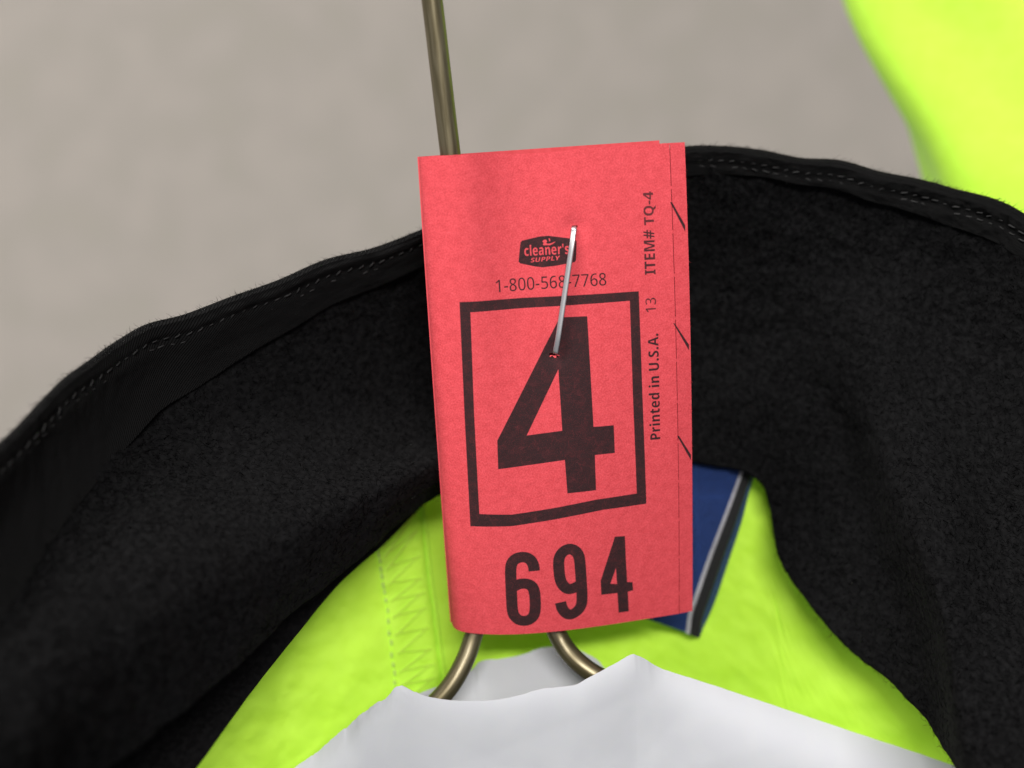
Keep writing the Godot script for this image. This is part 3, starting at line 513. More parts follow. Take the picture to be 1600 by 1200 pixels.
func build_jacket() -> void:
	for c in COLLAR:
		collar_cols.append(vecs(c))
	for d in COLLAR_OUT:
		collar_out.append(Vector3(d[0], 0, d[1]))
	var t := thing("safety_jacket", "fluorescent yellow jacket with black fleece collar hanging open on wire hanger", "jacket")
	var knit := knit_material()
	var fleece := fleece_material()

	# knitted facing: outside of the collar, rolled rim, inner band down to the seam
	var rows := []
	var uvs := []
	var nu := 520
	var nv := 60
	var down := [[4.5, -0.9], [5.0, -0.7], [5.0, -0.5], [4.6, -0.32], [4.0, -0.17], [3.4, -0.08], [2.5, -1.6], [1.9, -0.3], [1.1, 0.35], [0.45, 0.35]]
	for k in down.size() + nv + 2:
		var row := []
		var uvr := []
		for i in nu + 1:
			var u := float(i) / nu
			var q: Vector3
			if k < down.size():
				# outside of the collar: follows the inside at a few millimetres, then turns over the rim
				if k < 6:
					q = collar_at(u, -down[k][1]) + out_at(u) * down[k][0]
				else:
					q = collar_at(u, 0.0) + out_at(u) * down[k][0] + Vector3(0, down[k][1], 0)
			else:
				var s := clampf(float(k - down.size()) / (nv - 1), 0.0, 1.0)
				q = collar_at(u, s * seam_at(u))
				var proud := 0.45 * smoothstep(0.0, 0.15, s)
				if k >= down.size() + nv:
					proud = [0.3, -0.6][k - down.size() - nv]
					q = collar_at(u, seam_at(u) + 0.002)
				# soft puckers that the stitching pulls into the band
				var pull := 0.35 * soft.get_noise_2d(u * 38.0, s * 1.4) * smoothstep(0.0, 0.2, s) + 0.22 * soft.get_noise_2d(u * 95.0, s * 2.0 + 9.0) * (1.0 - smoothstep(0.2, 0.6, s))
				# the stitched channel below the rolled rim
				var depth: float = q.distance_to(collar_at(u, 0.0))
				pull -= 0.28 * exp(-pow((depth - 1.8) / 0.5, 2.0))
				q -= out_at(u) * (proud + pull)
			row.append(q)
			uvr.append(Vector2(u * 220.0 / 3.4, (k if k < down.size() else down.size() + (k - down.size()) * 0.33) / 3.4))
		rows.append(row)
		uvs.append(uvr)
	var facing := obj("collar_facing", sheet(rows, uvs), knit, t)
	facing.set_meta("label", "smooth black knitted band along the collar rim")

	# two rows of cover stitches below the rim, each stitch a piece
	var thread := plain(lin(0.0075, 0.0075, 0.008), 0.7)
	var cap := tube(PackedVector3Array([Vector3(-0.36, -0.05, 0), Vector3(-0.18, 0, 0.1), Vector3(0.18, 0, 0.1), Vector3(0.36, 0.05, 0)]), 0.115, 8)
	for r in 2:
		var u := 0.1
		var at := 0
		while u < 0.9 and at < 150:
			var v: float = ([1.45, 2.2][r]) / collar_at(u, 0.0).distance_to(collar_at(u, 0.5)) * 0.5
			var q := collar_at(u, v) - out_at(u) * 0.25
			var ahead := collar_at(u + 0.004, v) - collar_at(u - 0.004, v)
			var x := ahead.normalized().rotated(-out_at(u), rng.randf_range(-0.3, 0.3) + (0.25 if r == 0 else -0.1))
			var z := -out_at(u)
			z = (z - x * z.dot(x)).normalized()
			var o := obj("stitch", cap, thread, facing)
			o.transform = Transform3D(Basis(x, z.cross(x), z).scaled_local(Vector3.ONE * rng.randf_range(0.55, 0.95)), q * MM)
			u += 0.008 / ahead.length() * 1.25 * rng.randf_range(0.92, 1.08)
			at += 1

	# fleece body of the collar
	rows = []
	uvs = []
	nu = 420
	nv = 150
	for k in nv + 5:
		var row := []
		for i in nu + 1:
			var u := float(i) / nu
			var q: Vector3
			if k <= nv:
				var v := lerpf(seam_at(u) - 0.02, 1.0, float(k) / nv)
				q = collar_at(u, v)
				var lump := 1.1 * soft.get_noise_3d(q.x * 0.05, q.y * 0.05, q.z * 0.05 + 4.0) + 0.5 * soft.get_noise_3d(q.x * 0.12, q.y * 0.12, q.z * 0.12) + 0.22 * soft.get_noise_3d(q.x * 0.45, q.y * 0.45, q.z * 0.45) + 0.12 * soft.get_noise_3d(q.x * 1.3, q.y * 1.3, q.z * 1.3)
				q -= out_at(u) * lump
			else:
				var m := k - nv
				q = collar_at(u, 1.0) + out_at(u) * [0, 0.9, 2.2, 3.4, 4.2][m] + Vector3(0, [0, -0.35, -0.2, 1.2, 5.0][m], 0)
			row.append(q)
		rows.append(row)
	var body := obj("collar_fleece", sheet(rows), fleece, t)
	body.set_meta("label", "thick black fleece lining of the collar")
	fuzz(rows, body, 52000, nv)
	rim_fuzz(facing)

	# flat black layer under the fleece
	rows = []
	var ctrl := []
	for r in BAND:
		ctrl.append(vecs(r))
	for j in 31:
		var y := j / 30.0 * 3.0
		var row := []
		for i in 121:
			var x := (1.0 - i / 120.0) * 6.0
			var col := PackedVector3Array()
			for r in ctrl:
				col.append(curve_at(r, x))
			row.append(curve_at(col, y) + Vector3(0, 0, 0.25 * soft.get_noise_2d(i * 0.09, j * 0.15)))
		rows.append(row)
	obj("under_collar", sheet(rows), fleece, t)

	# yellow lining of the back
	var yellow := neon()
	rows = []
	for j in 121:
		var row := []
		for i in 231:
			var x := -75.0 + i * 0.65
			var top := -60.0
			for k in NECKLINE.size() - 1:
				if x >= NECKLINE[k][0] and x < NECKLINE[k + 1][0]:
					top = lerpf(NECKLINE[k][1], NECKLINE[k + 1][1], inverse_lerp(NECKLINE[k][0], NECKLINE[k + 1][0], x))
			var y := lerpf(top, -80.0, j / 120.0)
			row.append(Vector3(x, y, lining_z(x, y)))
		rows.append(row)
	var lining := obj("back_lining", sheet(rows), yellow, t)
	# seam allowance: a doubled strip held by zigzag and straight stitching
	var a := smooth_path2(SEAM_A, 20)
	var b := smooth_path2(SEAM_B, 20)
	rows = []
	for j in a.size():
		var row := []
		for i in 17:
			var s := i / 16.0
			var q := a[j].lerp(b[j], s * 1.1 - 0.05)
			var lift := 0.55 * sqrt(maxf(0.0, 1.0 - pow(absf(s * 2.0 - 1.0), 6.0))) + 0.05 * soft.get_noise_2d(i * 0.4, j * 0.2) - 0.05
			row.append(Vector3(q.x, q.y, lining_z(q.x, q.y) + lift))
		rows.append(row)
	obj("seam_strip", sheet(rows), yellow, lining)
	var green := plain(lin(0.46, 0.74, 0.05), 0.6)
	var grey := plain(lin(0.44, 0.62, 0.16), 0.7)
	var n := 26
	for k in n:
		var s0 := float(k) / n
		var s1 := float(k + 1) / n
		var p0 := (a if k % 2 == 0 else b)[int(s0 * (a.size() - 1))]
		var p1 := (b if k % 2 == 0 else a)[int(s1 * (a.size() - 1))]
		var c0 := (b if k % 2 == 0 else a)[int(s0 * (a.size() - 1))]
		var c1 := (a if k % 2 == 0 else b)[int(s1 * (a.size() - 1))]
		p0 = p0.lerp(c0, 0.2)
		p1 = p1.lerp(c1, 0.12)
		var path := PackedVector3Array()
		for i in 7:
			var q := p0.lerp(p1, i / 6.0)
			path.append(Vector3(q.x, q.y, lining_z(q.x, q.y) + 0.52 + 0.04 * sin(PI * i / 6.0)))
		obj("stitch", tube(path, 0.16, 8), green, lining)
	for k in 22:
		var s := (k + 0.5) / 22.0
		var i0 := int(s * (a.size() - 2))
		var q := a[i0].lerp(b[i0], -0.02 + rng.randf_range(-0.02, 0.02))
		var w := a[i0 + 1] - a[i0]
		w = w.normalized() * rng.randf_range(0.2, 0.34)
		obj("stitch", tube(PackedVector3Array([Vector3(q.x - w.x, q.y - w.y, lining_z(q.x, q.y) + 0.2), Vector3(q.x, q.y, lining_z(q.x, q.y) + 0.32), Vector3(q.x + w.x, q.y + w.y, lining_z(q.x, q.y) + 0.2)]), 0.14, 8), grey, lining)
	var cord := PackedVector3Array()
	for j in b.size():
		cord.append(Vector3(b[j].x + 0.5, b[j].y, lining_z(b[j].x + 0.5, b[j].y) + 0.12))
	obj("seam_cord", tube(cord, 0.24, 10), yellow, lining)

	# woven neck label: blue face, white stripe, black edge, blue side
	var strips := [["neck_label", 0, 1, lin(0.006, 0.036, 0.185), 0.0], ["white_stripe", 1, 2, lin(0.55, 0.55, 0.6), 0.18], ["black_edge", 2, 3, lin(0.01, 0.01, 0.012), 0.3], ["woven_side", 3, 4, lin(0.016, 0.06, 0.15), 0.05]]
	var cols := []
	for c in LABEL:
		cols.append(vecs(c))
	var first: Node = t
	for st in strips:
		rows = []
		for j in 49:
			var y := j / 48.0 * 6.0
			var row := []
			for i in 9:
				var s := i / 8.0
				var q: Vector3 = curve_at(cols[st[1]], y).lerp(curve_at(cols[st[2]], y), s)
				var z: float = st[4] * sqrt(maxf(0.0, 1.0 - pow(2.0 * s - 1.0, 4.0)))
				if st[0] == "woven_side":
					z = 0.2 - 0.6 * s * s
				row.append(q + Vector3(0, 0, z))
			rows.append(row)
		var m := plain(st[3], 0.75)
		m.heightmap_enabled = true
		m.heightmap_texture = noise_tex(0.2, 31, FastNoiseLite.TYPE_SIMPLEX_SMOOTH, 256, 2)
		m.heightmap_scale = 0.06
		m.uv1_triplanar = true
		m.uv1_scale = Vector3.ONE * 90.0
		m.rim_enabled = true
		m.rim = 0.15
		var o := obj(st[0], sheet(rows, [], 0.12), m, first)
		if first == t:
			first = o
			o.set_meta("label", "blue woven neck label with a white stripe and black edge")


func smooth_path2(a: Array, steps: int) -> PackedVector2Array:
	var p := PackedVector3Array()
	for q in a:
		p.append(Vector3(q[0], q[1], 0))
	var out := PackedVector2Array()
	for k in (p.size() - 1) * steps + 1:
		var c := curve_at(p, float(k) / steps)
		out.append(Vector2(c.x, c.y))
	return out


# curled fibres standing off a fabric: one mass of strands
func strands(starts: PackedVector3Array, normals: PackedVector3Array, reach: Vector2, wide: float, rise: float) -> ArrayMesh:
	var v := PackedVector3Array()
	var n := PackedVector3Array()
	var ix := PackedInt32Array()
	for k in starts.size():
		var q := starts[k]
		var up := normals[k]
		var dir := Vector3(rng.randf_range(-1, 1), rng.randf_range(-1, 1), rng.randf_range(-1, 1)).normalized()
		dir = (dir - up * dir.dot(up)).normalized() + up * rise * rng.randf_range(0.3, 1.3)
		var bend := Vector3(rng.randf_range(-1, 1), rng.randf_range(-1, 1), rng.randf_range(-1, 1)) * 0.9 - up * rise * 0.5
		var step := rng.randf_range(reach.x, reach.y) / 3.0
		var s := v.size()
		for i in 4:
			var side := dir.cross(Vector3(0.2, 0.3, 0.93)).normalized() * wide * (1.0 - 0.25 * i)
			v.append((q - side) * MM)
			v.append((q + side) * MM)
			n.append(up)
			n.append(up)
			q += dir.normalized() * step
			dir += bend * 0.45
		for i in 3:
			var a := s + i * 2
			ix.append_array([a, a + 1, a + 3, a, a + 3, a + 2])
	return arrays(v, n, PackedVector2Array(), ix)


func fuzz(rows: Array, parent: Node, count: int, last: int) -> void:
	var starts := PackedVector3Array()
	var normals := PackedVector3Array()
	var pale := PackedVector3Array()
	var pale_n := PackedVector3Array()
	for k in count:
		var j := rng.randi_range(2, last + 2)
		var i := rng.randi_range(30, rows[0].size() - 32)
		var du: Vector3 = rows[j][i + 1] - rows[j][i - 1]
		var dv: Vector3 = rows[j + 1][i] - rows[j - 1][i]
		var n := dv.cross(du).normalized()
		var q: Vector3 = rows[j][i] + du * rng.randf_range(-0.5, 0.5) + dv * rng.randf_range(-0.5, 0.5)
		if k % 420 == 0:
			pale.append(q + n * 0.15)
			pale_n.append(n)
		else:
			starts.append(q)
			normals.append(n)
	var dark := plain(lin(0.0085, 0.0085, 0.0092), 0.95)
	dark.metallic_specular = 0.12
	var o := obj("fuzz", strands(starts, normals, Vector2(0.35, 1.0), 0.016, 0.35), dark, parent)
	o.set_meta("kind", "stuff")
	var p := obj("lint", strands(pale, pale_n, Vector2(0.3, 0.9), 0.05, 0.2), plain(lin(0.16, 0.15, 0.13), 0.9), parent)
	p.set_meta("kind", "stuff")


func rim_fuzz(parent: Node) -> void:
	var starts := PackedVector3Array()
	var normals := PackedVector3Array()
	for k in 2600:
		var u := rng.randf_range(0.08, 0.95)
		var s := rng.randf()
		starts.append(collar_at(u, 0.0) + out_at(u) * s * 1.6 + Vector3(0, 0.3 - s * 0.25, 0))
		normals.append((Vector3(0, 1, 0) + out_at(u) * (s - 0.5)).normalized())
	var dark := plain(lin(0.03, 0.03, 0.032), 0.85)
	var o := obj("fuzz", strands(starts, normals, Vector2(0.3, 1.1), 0.022, 0.6), dark, parent)
	o.set_meta("kind", "stuff")


# ------------------------------------------------------------------ paper cover over the hanger
func build_paper_cover() -> void:
	var t := thing("paper_cover", "plain white paper cape folded over the shoulders of the wire hanger", "paper")
	var m := plain(Color.WHITE, 0.75)
	m.albedo_texture = noise_tex(0.02, 40, FastNoiseLite.TYPE_SIMPLEX_SMOOTH, 256, 4, two(lin(0.62, 0.635, 0.68), lin(0.632, 0.647, 0.692)))
	m.uv1_triplanar = true
	m.uv1_scale = Vector3.ONE * 30.0
	m.heightmap_enabled = true
	m.heightmap_texture = noise_tex(0.02, 41, FastNoiseLite.TYPE_SIMPLEX_SMOOTH, 512, 5)
	m.heightmap_scale = 0.0001
	m.backlight_enabled = true
	m.backlight = lin(0.25, 0.25, 0.25)
	for half in 2:
		var edge := vecs(PAPER_FRONT if half == 0 else PAPER_BACK)
		var rows := []
		var cols := 330
		for j in 90:
			var drop := pow(j / 89.0, 1.6) * 48.0
			var row := []
			for i in cols + 1:
				var q := curve_at(edge, float(i) / cols * (edge.size() - 1))
				if half == 0:
					# torn, crumpled border beside the hole
					var torn := smoothstep(-38.0, -30.0, q.x) * (1.0 - smoothstep(-21.0, -17.0, q.x))
					q.y += (0.25 * soft.get_noise_2d(q.x * 0.35, 3.0) + 0.16 * soft.get_noise_2d(q.x * 1.3, 8.0)) * torn * exp(-drop / 0.7)
					q.z += 0.2 * soft.get_noise_2d(q.x * 0.3, drop * 0.5) * torn * exp(-drop / 3.0)
					q.z = lerpf(q.z, 7.3, 1.0 - exp(-drop / 2.2)) - drop * 0.1
				else:
					q.z = lerpf(q.z, -1.2, 1.0 - exp(-drop / 3.0)) - drop * 0.05
				q.y += -drop + 0.06 * soft.get_noise_2d(q.x * 0.8, half * 7.0 + 2.0) * exp(-drop / 2.0)
				q.z += (0.4 * soft.get_noise_3d(q.x * 0.035, q.y * 0.02, half * 5.0) + creases(q.x, q.y, half)) * (1.0 - exp(-drop / 4.0))
				row.append(q)
			rows.append(row)
		obj("front_half" if half == 0 else "back_half", sheet(rows, [], 0.09), m, t)


# shallow straight creases: the sheet bends at a few lines and stays flat between them
func creases(x: float, y: float, half: int) -> float:
	var z := 0.0
	for c in [[0.35, -0.94, 33.0, 0.035], [0.6, 0.8, -38.0, 0.03], [0.8, -0.6, 30.0, 0.03], [-0.3, 0.95, -44.0, -0.03]]:
		var d: float = x * c[0] + y * c[1] - c[2] - half * 5.0
		z += sqrt(d * d + 0.04) * c[3]
	return z


# ------------------------------------------------------------------ wire hanger
func build_hanger() -> void:
	var t := thing("wire_hanger", "thin bronze coloured wire clothes hanger with the red tag on its neck", "hanger")
	var m := plain(Color.WHITE, 0.42)
	m.albedo_texture = noise_tex(0.02, 51, FastNoiseLite.TYPE_SIMPLEX_SMOOTH, 512, 5, two(lin(0.145, 0.12, 0.066), lin(0.22, 0.188, 0.115), 0.33, 0.67))
	m.uv1_scale = Vector3(1.0, 0.1, 1.0)
	m.metallic = 0.85
	m.heightmap_enabled = true
	m.heightmap_texture = noise_tex(0.03, 52, FastNoiseLite.TYPE_SIMPLEX_SMOOTH, 256, 4)
	m.heightmap_scale = 0.002
	m.clearcoat_enabled = true
	m.clearcoat = 0.35
	m.clearcoat_roughness = 0.25
	# hook: bent over above the picture, then the straight stem down to the neck
	var stem := smooth_path(STEM, 12)
	var top := stem[0]
	var path := PackedVector3Array()
	for k in 40:
		var a := PI * 1.15 - k / 40.0 * PI * 1.15
		path.append(top + Vector3(20.0 - 20.0 * cos(a), 16.0 + 20.0 * sin(a), 0.0))
	path.append(top + Vector3(-0.2, 8.0, 0))
	path.append_array(stem)
	obj("hook", tube(path, 1.1, 24), m, t)
	obj("shoulder_arm", tube(smooth_path(ARM_A, 10).slice(4), 1.1, 24), m, t)
	var arm := smooth_path(ARM_B, 10)
	var coil := PackedVector3Array()
	var c0 := stem[stem.size() - 24]
	var c1 := stem[stem.size() - 5]
	for k in 49:
		var a := -k / 48.0 * TAU * 2.0 + PI * 0.5
		var c := c0.lerp(c1, k / 48.0)
		coil.append(c + Vector3(cos(a), 0, sin(a)) * 2.25)
	coil.append_array(arm)
	obj("shoulder_arm", tube(coil, 1.1, 24), m, t)


# ------------------------------------------------------------------ the tag
func tag_z(x: float, y: float) -> float:
	var s := clampf((x + 14.0) / 28.0, 0, 1)
	var t := clampf((26.6 - y) / 53.2, 0, 1)
	var top := 1.5 * exp(-pow((s - 0.16) / 0.12, 2.0)) + 0.7 * smoothstep(0.36, 0.7, s)
	var bot := 3.0 * sin(PI * pow(s, 0.62))
	var k := smoothstep(0.0, 0.9, t)
	var z := lerpf(top, bot, k) + 1.5 * 4.0 * t * (1.0 - t)
	var d := s * 28.0
	if d < 1.3:
		z -= 1.3 - sqrt(maxf(0.0, 1.69 - (1.3 - d) * (1.3 - d)))
	# the staple's ends pull the leaf in
	for p in STAPLE:
		z -= 0.3 * exp(-((x - p[0]) * (x - p[0]) + (y - p[1]) * (y - p[1])) / 1.6)
	return z


func tag_uv(x: float, y: float) -> Vector2:
	return Vector2((x + 14.0) / TAG_W, (26.6 - y) / TAG_H)


func build_tag() -> void:
	var t := thing("claim_tag", "red folded paper claim tag printed 4 and 694, stapled round the hanger neck", "tag")
	var im := print_image()
	var paper := plain(Color.WHITE, 0.82)
	paper.albedo_texture = ImageTexture.create_from_image(im)
	paper.texture_repeat = false
	paper.metallic_specular = 0.4
	var fibre := FastNoiseLite.new()
	fibre.frequency = 0.09
	fibre.seed = 61
	fibre.fractal_octaves = 4
	paper.heightmap_enabled = true
	paper.heightmap_texture = ImageTexture.create_from_image(fibre.get_image(TW / 2, TH / 2))
	paper.heightmap_scale = 0.0025
	paper.backlight_enabled = true
	paper.backlight = lin(0.15, 0.15, 0.15)

	var pin := [Vector2(STAPLE[0][0], STAPLE[0][1]), Vector2(STAPLE[1][0], STAPLE[1][1])]
	var rows := []
	var uvs := []
	for j in 241:
		var y := 26.6 - j / 240.0 * TAG_H
		var row := []
		var uvr := []
		for i in 141:
			# finer towards the rounded fold
			var s := i / 140.0
			var x := -14.0 + (PERF + 14.0) * (s * 0.8 + s * s * 0.2)
			# the upper edge sags a little where the leaf dips between wire and staple
			var sag := -0.3 * exp(-pow((x + 1.6) / 4.6, 2.0)) * smoothstep(23.0, 26.6, y) + 0.03 * soft.get_noise_1d(x * 1.5) * (1.0 if j == 0 else 0.0)
			row.append(Vector3(x, y + sag, tag_z(x, y)))
			uvr.append(tag_uv(x, y))
		rows.append(row)
		uvs.append(uvr)
	# where the staple's legs pierce the sheet: [middle, half axes]
	var holes := [[pin[0] + Vector2(0.05, 0.25), Vector2(0.36, 0.17)], [pin[1] + Vector2(-0.22, -0.1), Vector2(0.5, 0.24)]]
	obj("front_panel", sheet(rows, uvs, 0.16, holes), paper, t)

	# stub beyond the perforation: real slits, bridged every few millimetres
	rows = []
	uvs = []
	for j in 533:
		var y := 26.6 - j / 532.0 * TAG_H
		var bridge := absf(fposmod(y - 22.0, 4.6) - 2.3) > 2.16
		var row := []
		var uvr := []
		for i in 7:
			var x := lerpf(PERF if bridge else PERF + 0.075, 14.0 + 0.02 * soft.get_noise_1d(y * 2.2), i / 6.0)
			row.append(Vector3(x, y, tag_z(minf(x, 13.99), y) - 0.10 * (x - PERF)))
			uvr.append(tag_uv(x, y))
		rows.append(row)
		uvs.append(uvr)
	obj("stub", sheet(rows, uvs, 0.16), paper, t)

	# back leaf, folded round the wire
	var back := plain(Color.WHITE, 0.82)
	back.albedo_texture = noise_tex(0.05, 63, FastNoiseLite.TYPE_SIMPLEX_SMOOTH, 256, 4, two(lin(0.68, 0.065, 0.08), lin(0.745, 0.081, 0.1)))
	back.uv1_triplanar = true
	back.uv1_scale = Vector3.ONE * 60.0
	rows = []
	for j in 121:
		var y := 26.6 - j / 120.0 * TAG_H
		var row := []
		for i in 61:
			var s := i / 60.0
			var x := -14.0 + 25.9 * s * (0.5 + 0.5 * s)
			var z0 := tag_z(-14.0, y) - 0.17
			var rest := -2.75 - 2.6 * exp(-pow((x + 8.0) / 5.5, 2.0)) * smoothstep(8.0, -4.0, y)
			var d := x + 14.0
			var z := z0 + (rest - z0) * sqrt(clampf(1.0 - pow(1.0 - minf(d / 1.6, 1.0), 2.0), 0.0, 1.0))
			row.append(Vector3(x, y + 0.0125 * d, z))
		rows.append(row)
	obj("back_panel", sheet(rows, [], 0.16), back, t)

	# paper burst up where the lower leg went in
	for k in 3:
		rows = []
		var o: Vector2 = pin[1] + [Vector2(-0.42, -0.3), Vector2(-0.12, -0.36), Vector2(0.12, -0.28)][k]
		var wide: float = [0.1, 0.15, 0.08][k]
		var lean: float = [-0.06, 0.03, 0.1][k]
		for j in 4:
			var row := []
			for i in 4:
				var q := o + Vector2((i - 1.5) * wide * (1.0 - j * 0.22) + lean * j, -j * [0.05, 0.075, 0.045][k] + 0.02 * soft.get_noise_2d(i * 3.0, k * 9.0))
				row.append(Vector3(q.x, q.y, tag_z(q.x, q.y) + [0.0, 0.03, 0.05, 0.05][j] + 0.03 * soft.get_noise_2d(i * 2.0 + 5.0, j + k * 4.0)))
			rows.append(row)
		obj("torn_paper", sheet(rows, [], 0.04), back, t)
	# paper fibres along the cut edge of the stub
	var starts := PackedVector3Array()
	var ways := PackedVector3Array()
	for k in 90:
		var y := rng.randf_range(-26.0, 26.0)
		starts.append(Vector3(13.97, y, tag_z(13.97, y) - 0.2))
		ways.append(Vector3(1, 0, 0.2).normalized())
	var frayed := obj("frayed_edge", strands(starts, ways, Vector2(0.12, 0.4), 0.018, 0.6), back, t)
	frayed.set_meta("kind", "stuff")

	# staple: crown on the front, legs through both leaves
	var steel := plain(lin(0.5, 0.5, 0.52), 0.42)
	steel.metallic = 0.9
	var p0 := Vector3(pin[0].x, pin[0].y, tag_z(pin[0].x, pin[0].y))
	var p1 := Vector3(pin[1].x, pin[1].y, tag_z(pin[1].x, pin[1].y))
	var path := PackedVector3Array()
	var mid := p0.lerp(p1, 0.5)
	path.append(Vector3(p0.x + 0.1, p0.y - 3.4, -3.3))
	path.append(Vector3(p0.x + 0.05, p0.y - 0.6, -3.35))
	path.append(Vector3(p0.x, p0.y - 0.1, -3.0))
	path.append(p0 + Vector3(0, 0.02, -0.5))
	path.append(p0 + Vector3(0, 0, 0.12))
	path.append(p0 + Vector3(-0.02, -0.12, 0.33))
	path.append(p0 + Vector3(-0.08, -0.4, 0.40))
	for k in range(1, 8):
		var q := p0.lerp(p1, k / 8.0)
		q.z = maxf(q.z, tag_z(q.x, q.y)) + 0.40
		path.append(q)
	path.append(p1 + Vector3(0.06, 0.4, 0.40))
	path.append(p1 + Vector3(0.02, 0.12, 0.33))
	path.append(p1 + Vector3(0, 0, 0.1))
	path.append(p1 + Vector3(0, -0.02, -0.5))
	path.append(Vector3(p1.x, p1.y + 0.1, -3.0))
	path.append(Vector3(p1.x, p1.y + 0.6, -3.35))
	path.append(Vector3(p1.x, p1.y + 3.4, -3.3))
	var fine := PackedVector3Array()
	for k in (path.size() - 1) * 5 + 1:
		fine.append(curve_at(path, k / 5.0))
	var st := obj("staple", tube(fine, 0.27, 24, Vector2(1.05, 0.7)), steel, t)
	st.set_meta("label", "silver steel staple slanting across the printing")


# ------------------------------------------------------------------ print on the tag
func texel(a: Array) -> Vector2:
	return Vector2((a[0] + 14.0) * PPM, (26.6 - a[1]) * PPM)


func poly(a: Array) -> PackedVector2Array:
	var out := PackedVector2Array()
	for q in a:
		out.append(texel(q))
	return out


# even-odd scan conversion of a set of outlines into the ink coverage
func fill(outlines: Array, amount := 1.0) -> void:
	var lo := 1e9
	var hi := -1e9
	for o in outlines:
		for q in o:
			lo = minf(lo, q.y)
			hi = maxf(hi, q.y)
	var y0 := maxi(0, int(floor(lo)))
	var y1 := mini(TH - 1, int(ceil(hi)))
	for y in range(y0, y1 + 1):
		for sub in 4:
			var sy := y + (sub + 0.5) / 4.0
			var xs: Array[float] = []
			for o: PackedVector2Array in outlines:
				var n := o.size()
				var a := o[n - 1]
				for k in n:
					var b := o[k]
					if (a.y <= sy) != (b.y <= sy):
						xs.append(a.x + (sy - a.y) / (b.y - a.y) * (b.x - a.x))
					a = b
			xs.sort()
			for k in range(0, xs.size() - 1, 2):
				var x0 := clampf(xs[k], 0, TW)
				var x1 := clampf(xs[k + 1], 0, TW)
				var i0 := int(x0)
				var i1 := mini(int(x1), TW - 1)
				for i in range(i0, i1 + 1):
					var part := minf(x1, i + 1.0) - maxf(x0, float(i))
					if part > 0.0:
						cov[y * TW + i] += part * 0.25 * amount


func text(words: String, bold: bool, line: Array, cap: float, amount := 1.0, slant := 0.0) -> void:
	var font := SystemFont.new()
	font.font_names = PackedStringArray(["Droid Sans"])
	font.font_weight = 700 if bold else 400
	var boxes := []
	var tm: TextMesh
	for w in ["H", words]:
		tm = TextMesh.new()
		tm.font = font
		tm.font_size = 96
		tm.pixel_size = 0.01
		tm.depth = 0.0
		tm.curve_step = 1.0
		tm.text = w
		boxes.append(tm.get_aabb())
	var base: float = boxes[0].position.y
	var high: float = boxes[0].size.y
	var x0: float = boxes[1].position.x
	var wide: float = boxes[1].size.x
	var p0 := texel(line[0])
	var p1 := texel(line[1])
	var along := (p1 - p0) / wide
	var up := Vector2(p1.y - p0.y, -(p1.x - p0.x)).normalized() * cap * PPM / high
	var arr := tm.get_mesh_arrays()
	var vs: PackedVector3Array = arr[Mesh.ARRAY_VERTEX]
	var ns: PackedVector3Array = arr[Mesh.ARRAY_NORMAL]
	var ids: PackedInt32Array = arr[Mesh.ARRAY_INDEX] if arr[Mesh.ARRAY_INDEX] != null else PackedInt32Array(range(vs.size()))
	for k in range(0, ids.size() - 2, 3):
		if ns[ids[k]].z < 0.5:
			continue
		var tri := PackedVector2Array()
		for c in 3:
			var q := vs[ids[k + c]]
			tri.append(p0 + along * (q.x - x0 + slant * (q.y - base)) + up * (q.y - base))
		fill([tri], amount)


func stroke(a: Array, wide: float) -> void:
	var line := poly(a)
	# round the corners of the traced centre line
	for pass_ in 2:
		var finer := PackedVector2Array([line[0]])
		for k in line.size() - 1:
			finer.append(line[k].lerp(line[k + 1], 0.25))
			finer.append(line[k].lerp(line[k + 1], 0.75))
		finer.append(line[line.size() - 1])
		line = finer
	fill(Geometry2D.offset_polyline(line, wide * PPM * 0.5, Geometry2D.JOIN_ROUND, Geometry2D.END_BUTT))


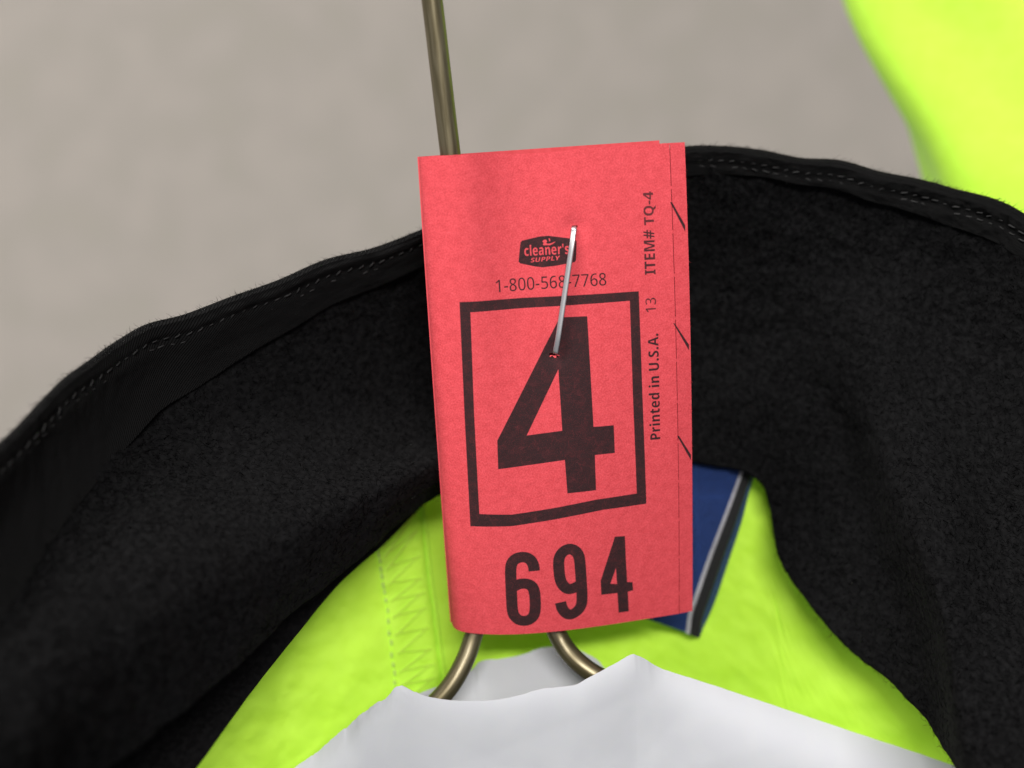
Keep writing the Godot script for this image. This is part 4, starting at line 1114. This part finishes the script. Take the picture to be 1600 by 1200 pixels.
func print_image() -> Image:
	cov.resize(TW * TH)
	cov.fill(0.0)
	fill([poly(BADGE)])
	text("cleaner's", true, [[-3.46,15.74], [1.28,15.73]], 1.05, -1.0)
	text("SUPPLY", true, [[-2.86,15.03], [0.2,15.13]], 0.45, -1.0, 0.2)
	fill([poly(BIRD)], -1.0)
	fill([poly(BIRD2)], -1.0)
	text("1-800-568-7768", false, [[-6.68,12.16], [5.05,12.22]], 1.3)
	text("ITEM#", true, [[10.37,13.05], [10.38,17.76]], 1.15, 0.95)
	text("TQ-4", true, [[10.4,18.26], [10.4,21.74]], 1.05, 0.9)
	text("13", false, [[10.27,9.02], [10.29,10.56]], 1.1, 0.95)
	text("Printed in U.S.A.", true, [[10.36,-5.04], [10.44,6.69]], 1.12)
	fill([poly(BOX_OUT), poly(BOX_IN)])
	fill([poly(FOUR_OUT), poly(FOUR_IN)])
	stroke(SIX, 1.26)
	stroke(NINE, 1.26)
	fill([poly(DIG4_OUT), poly(DIG4_IN)])
	for d in DIAG:
		fill([poly(d)])

	var fine := FastNoiseLite.new()
	fine.seed = 71
	fine.frequency = 0.14
	fine.fractal_octaves = 3
	var grain := fine.get_image(TW, TH).get_data()
	fine.seed = 72
	fine.frequency = 0.022
	fine.fractal_octaves = 3
	var cloud := fine.get_image(TW, TH).get_data()
	fine.seed = 73
	fine.frequency = 0.3
	fine.fractal_octaves = 2
	var speck := fine.get_image(TW, TH).get_data()
	# fibres pressed into the sheet
	var hair := PackedFloat32Array()
	hair.resize(TW * TH)
	for k in 9000:
		var q := Vector2(rng.randf() * TW, rng.randf() * TH)
		var ang := rng.randf() * TAU
		var turn := rng.randf_range(-0.12, 0.12)
		var tone := rng.randf_range(-0.5, 1.0)
		for s in rng.randi_range(8, 26):
			var i := int(q.x)
			var j := int(q.y)
			if i >= 0 and j >= 0 and i < TW and j < TH:
				hair[j * TW + i] += tone
			q += Vector2.from_angle(ang)
			ang += turn
	var bytes := PackedByteArray()
	bytes.resize(TW * TH * 3)
	var pr := 0.715
	var pg := 0.073
	var pb := 0.091
	for k in TW * TH:
		var g := (grain[k] - 128) / 128.0
		var c := (cloud[k] - 128) / 128.0
		var h := clampf(hair[k], -0.8, 1.6)
		var tone := 1.0 + 0.27 * g + 0.13 * c + 0.13 * h
		var r := pr * (1.0 + (tone - 1.0) * 0.6)
		var gg := pg * (tone + 0.14 * h + 0.12 * g)
		var b := pb * (tone + 0.12 * h + 0.10 * g)
		var ink := cov[k]
		if ink > 0.0:
			var worn := clampf((speck[k] - 150) / 90.0, 0.0, 1.0) * 0.19 + clampf(h, 0.0, 1.0) * 0.09 + clampf(c, 0.0, 1.0) * 0.03
			ink = clampf(ink, 0.0, 1.0)
			# the ink creeps unevenly along its borders
			ink = clampf(ink + (speck[k] - 128) / 128.0 * 1.6 * ink * (1.0 - ink), 0.0, 1.0)
			var a := ink * (0.985 - worn)
			r = lerpf(r, 0.015, a)
			gg = lerpf(gg, 0.009, a)
			b = lerpf(b, 0.011, a)
		bytes[k * 3] = int(255.0 * clampf(_srgb(r), 0, 1))
		bytes[k * 3 + 1] = int(255.0 * clampf(_srgb(gg), 0, 1))
		bytes[k * 3 + 2] = int(255.0 * clampf(_srgb(b), 0, 1))
	return Image.create_from_data(TW, TH, false, Image.FORMAT_RGB8, bytes)


func _srgb(x: float) -> float:
	return 1.055 * pow(maxf(x, 0.0), 1.0 / 2.4) - 0.055 if x > 0.0031308 else 12.92 * x
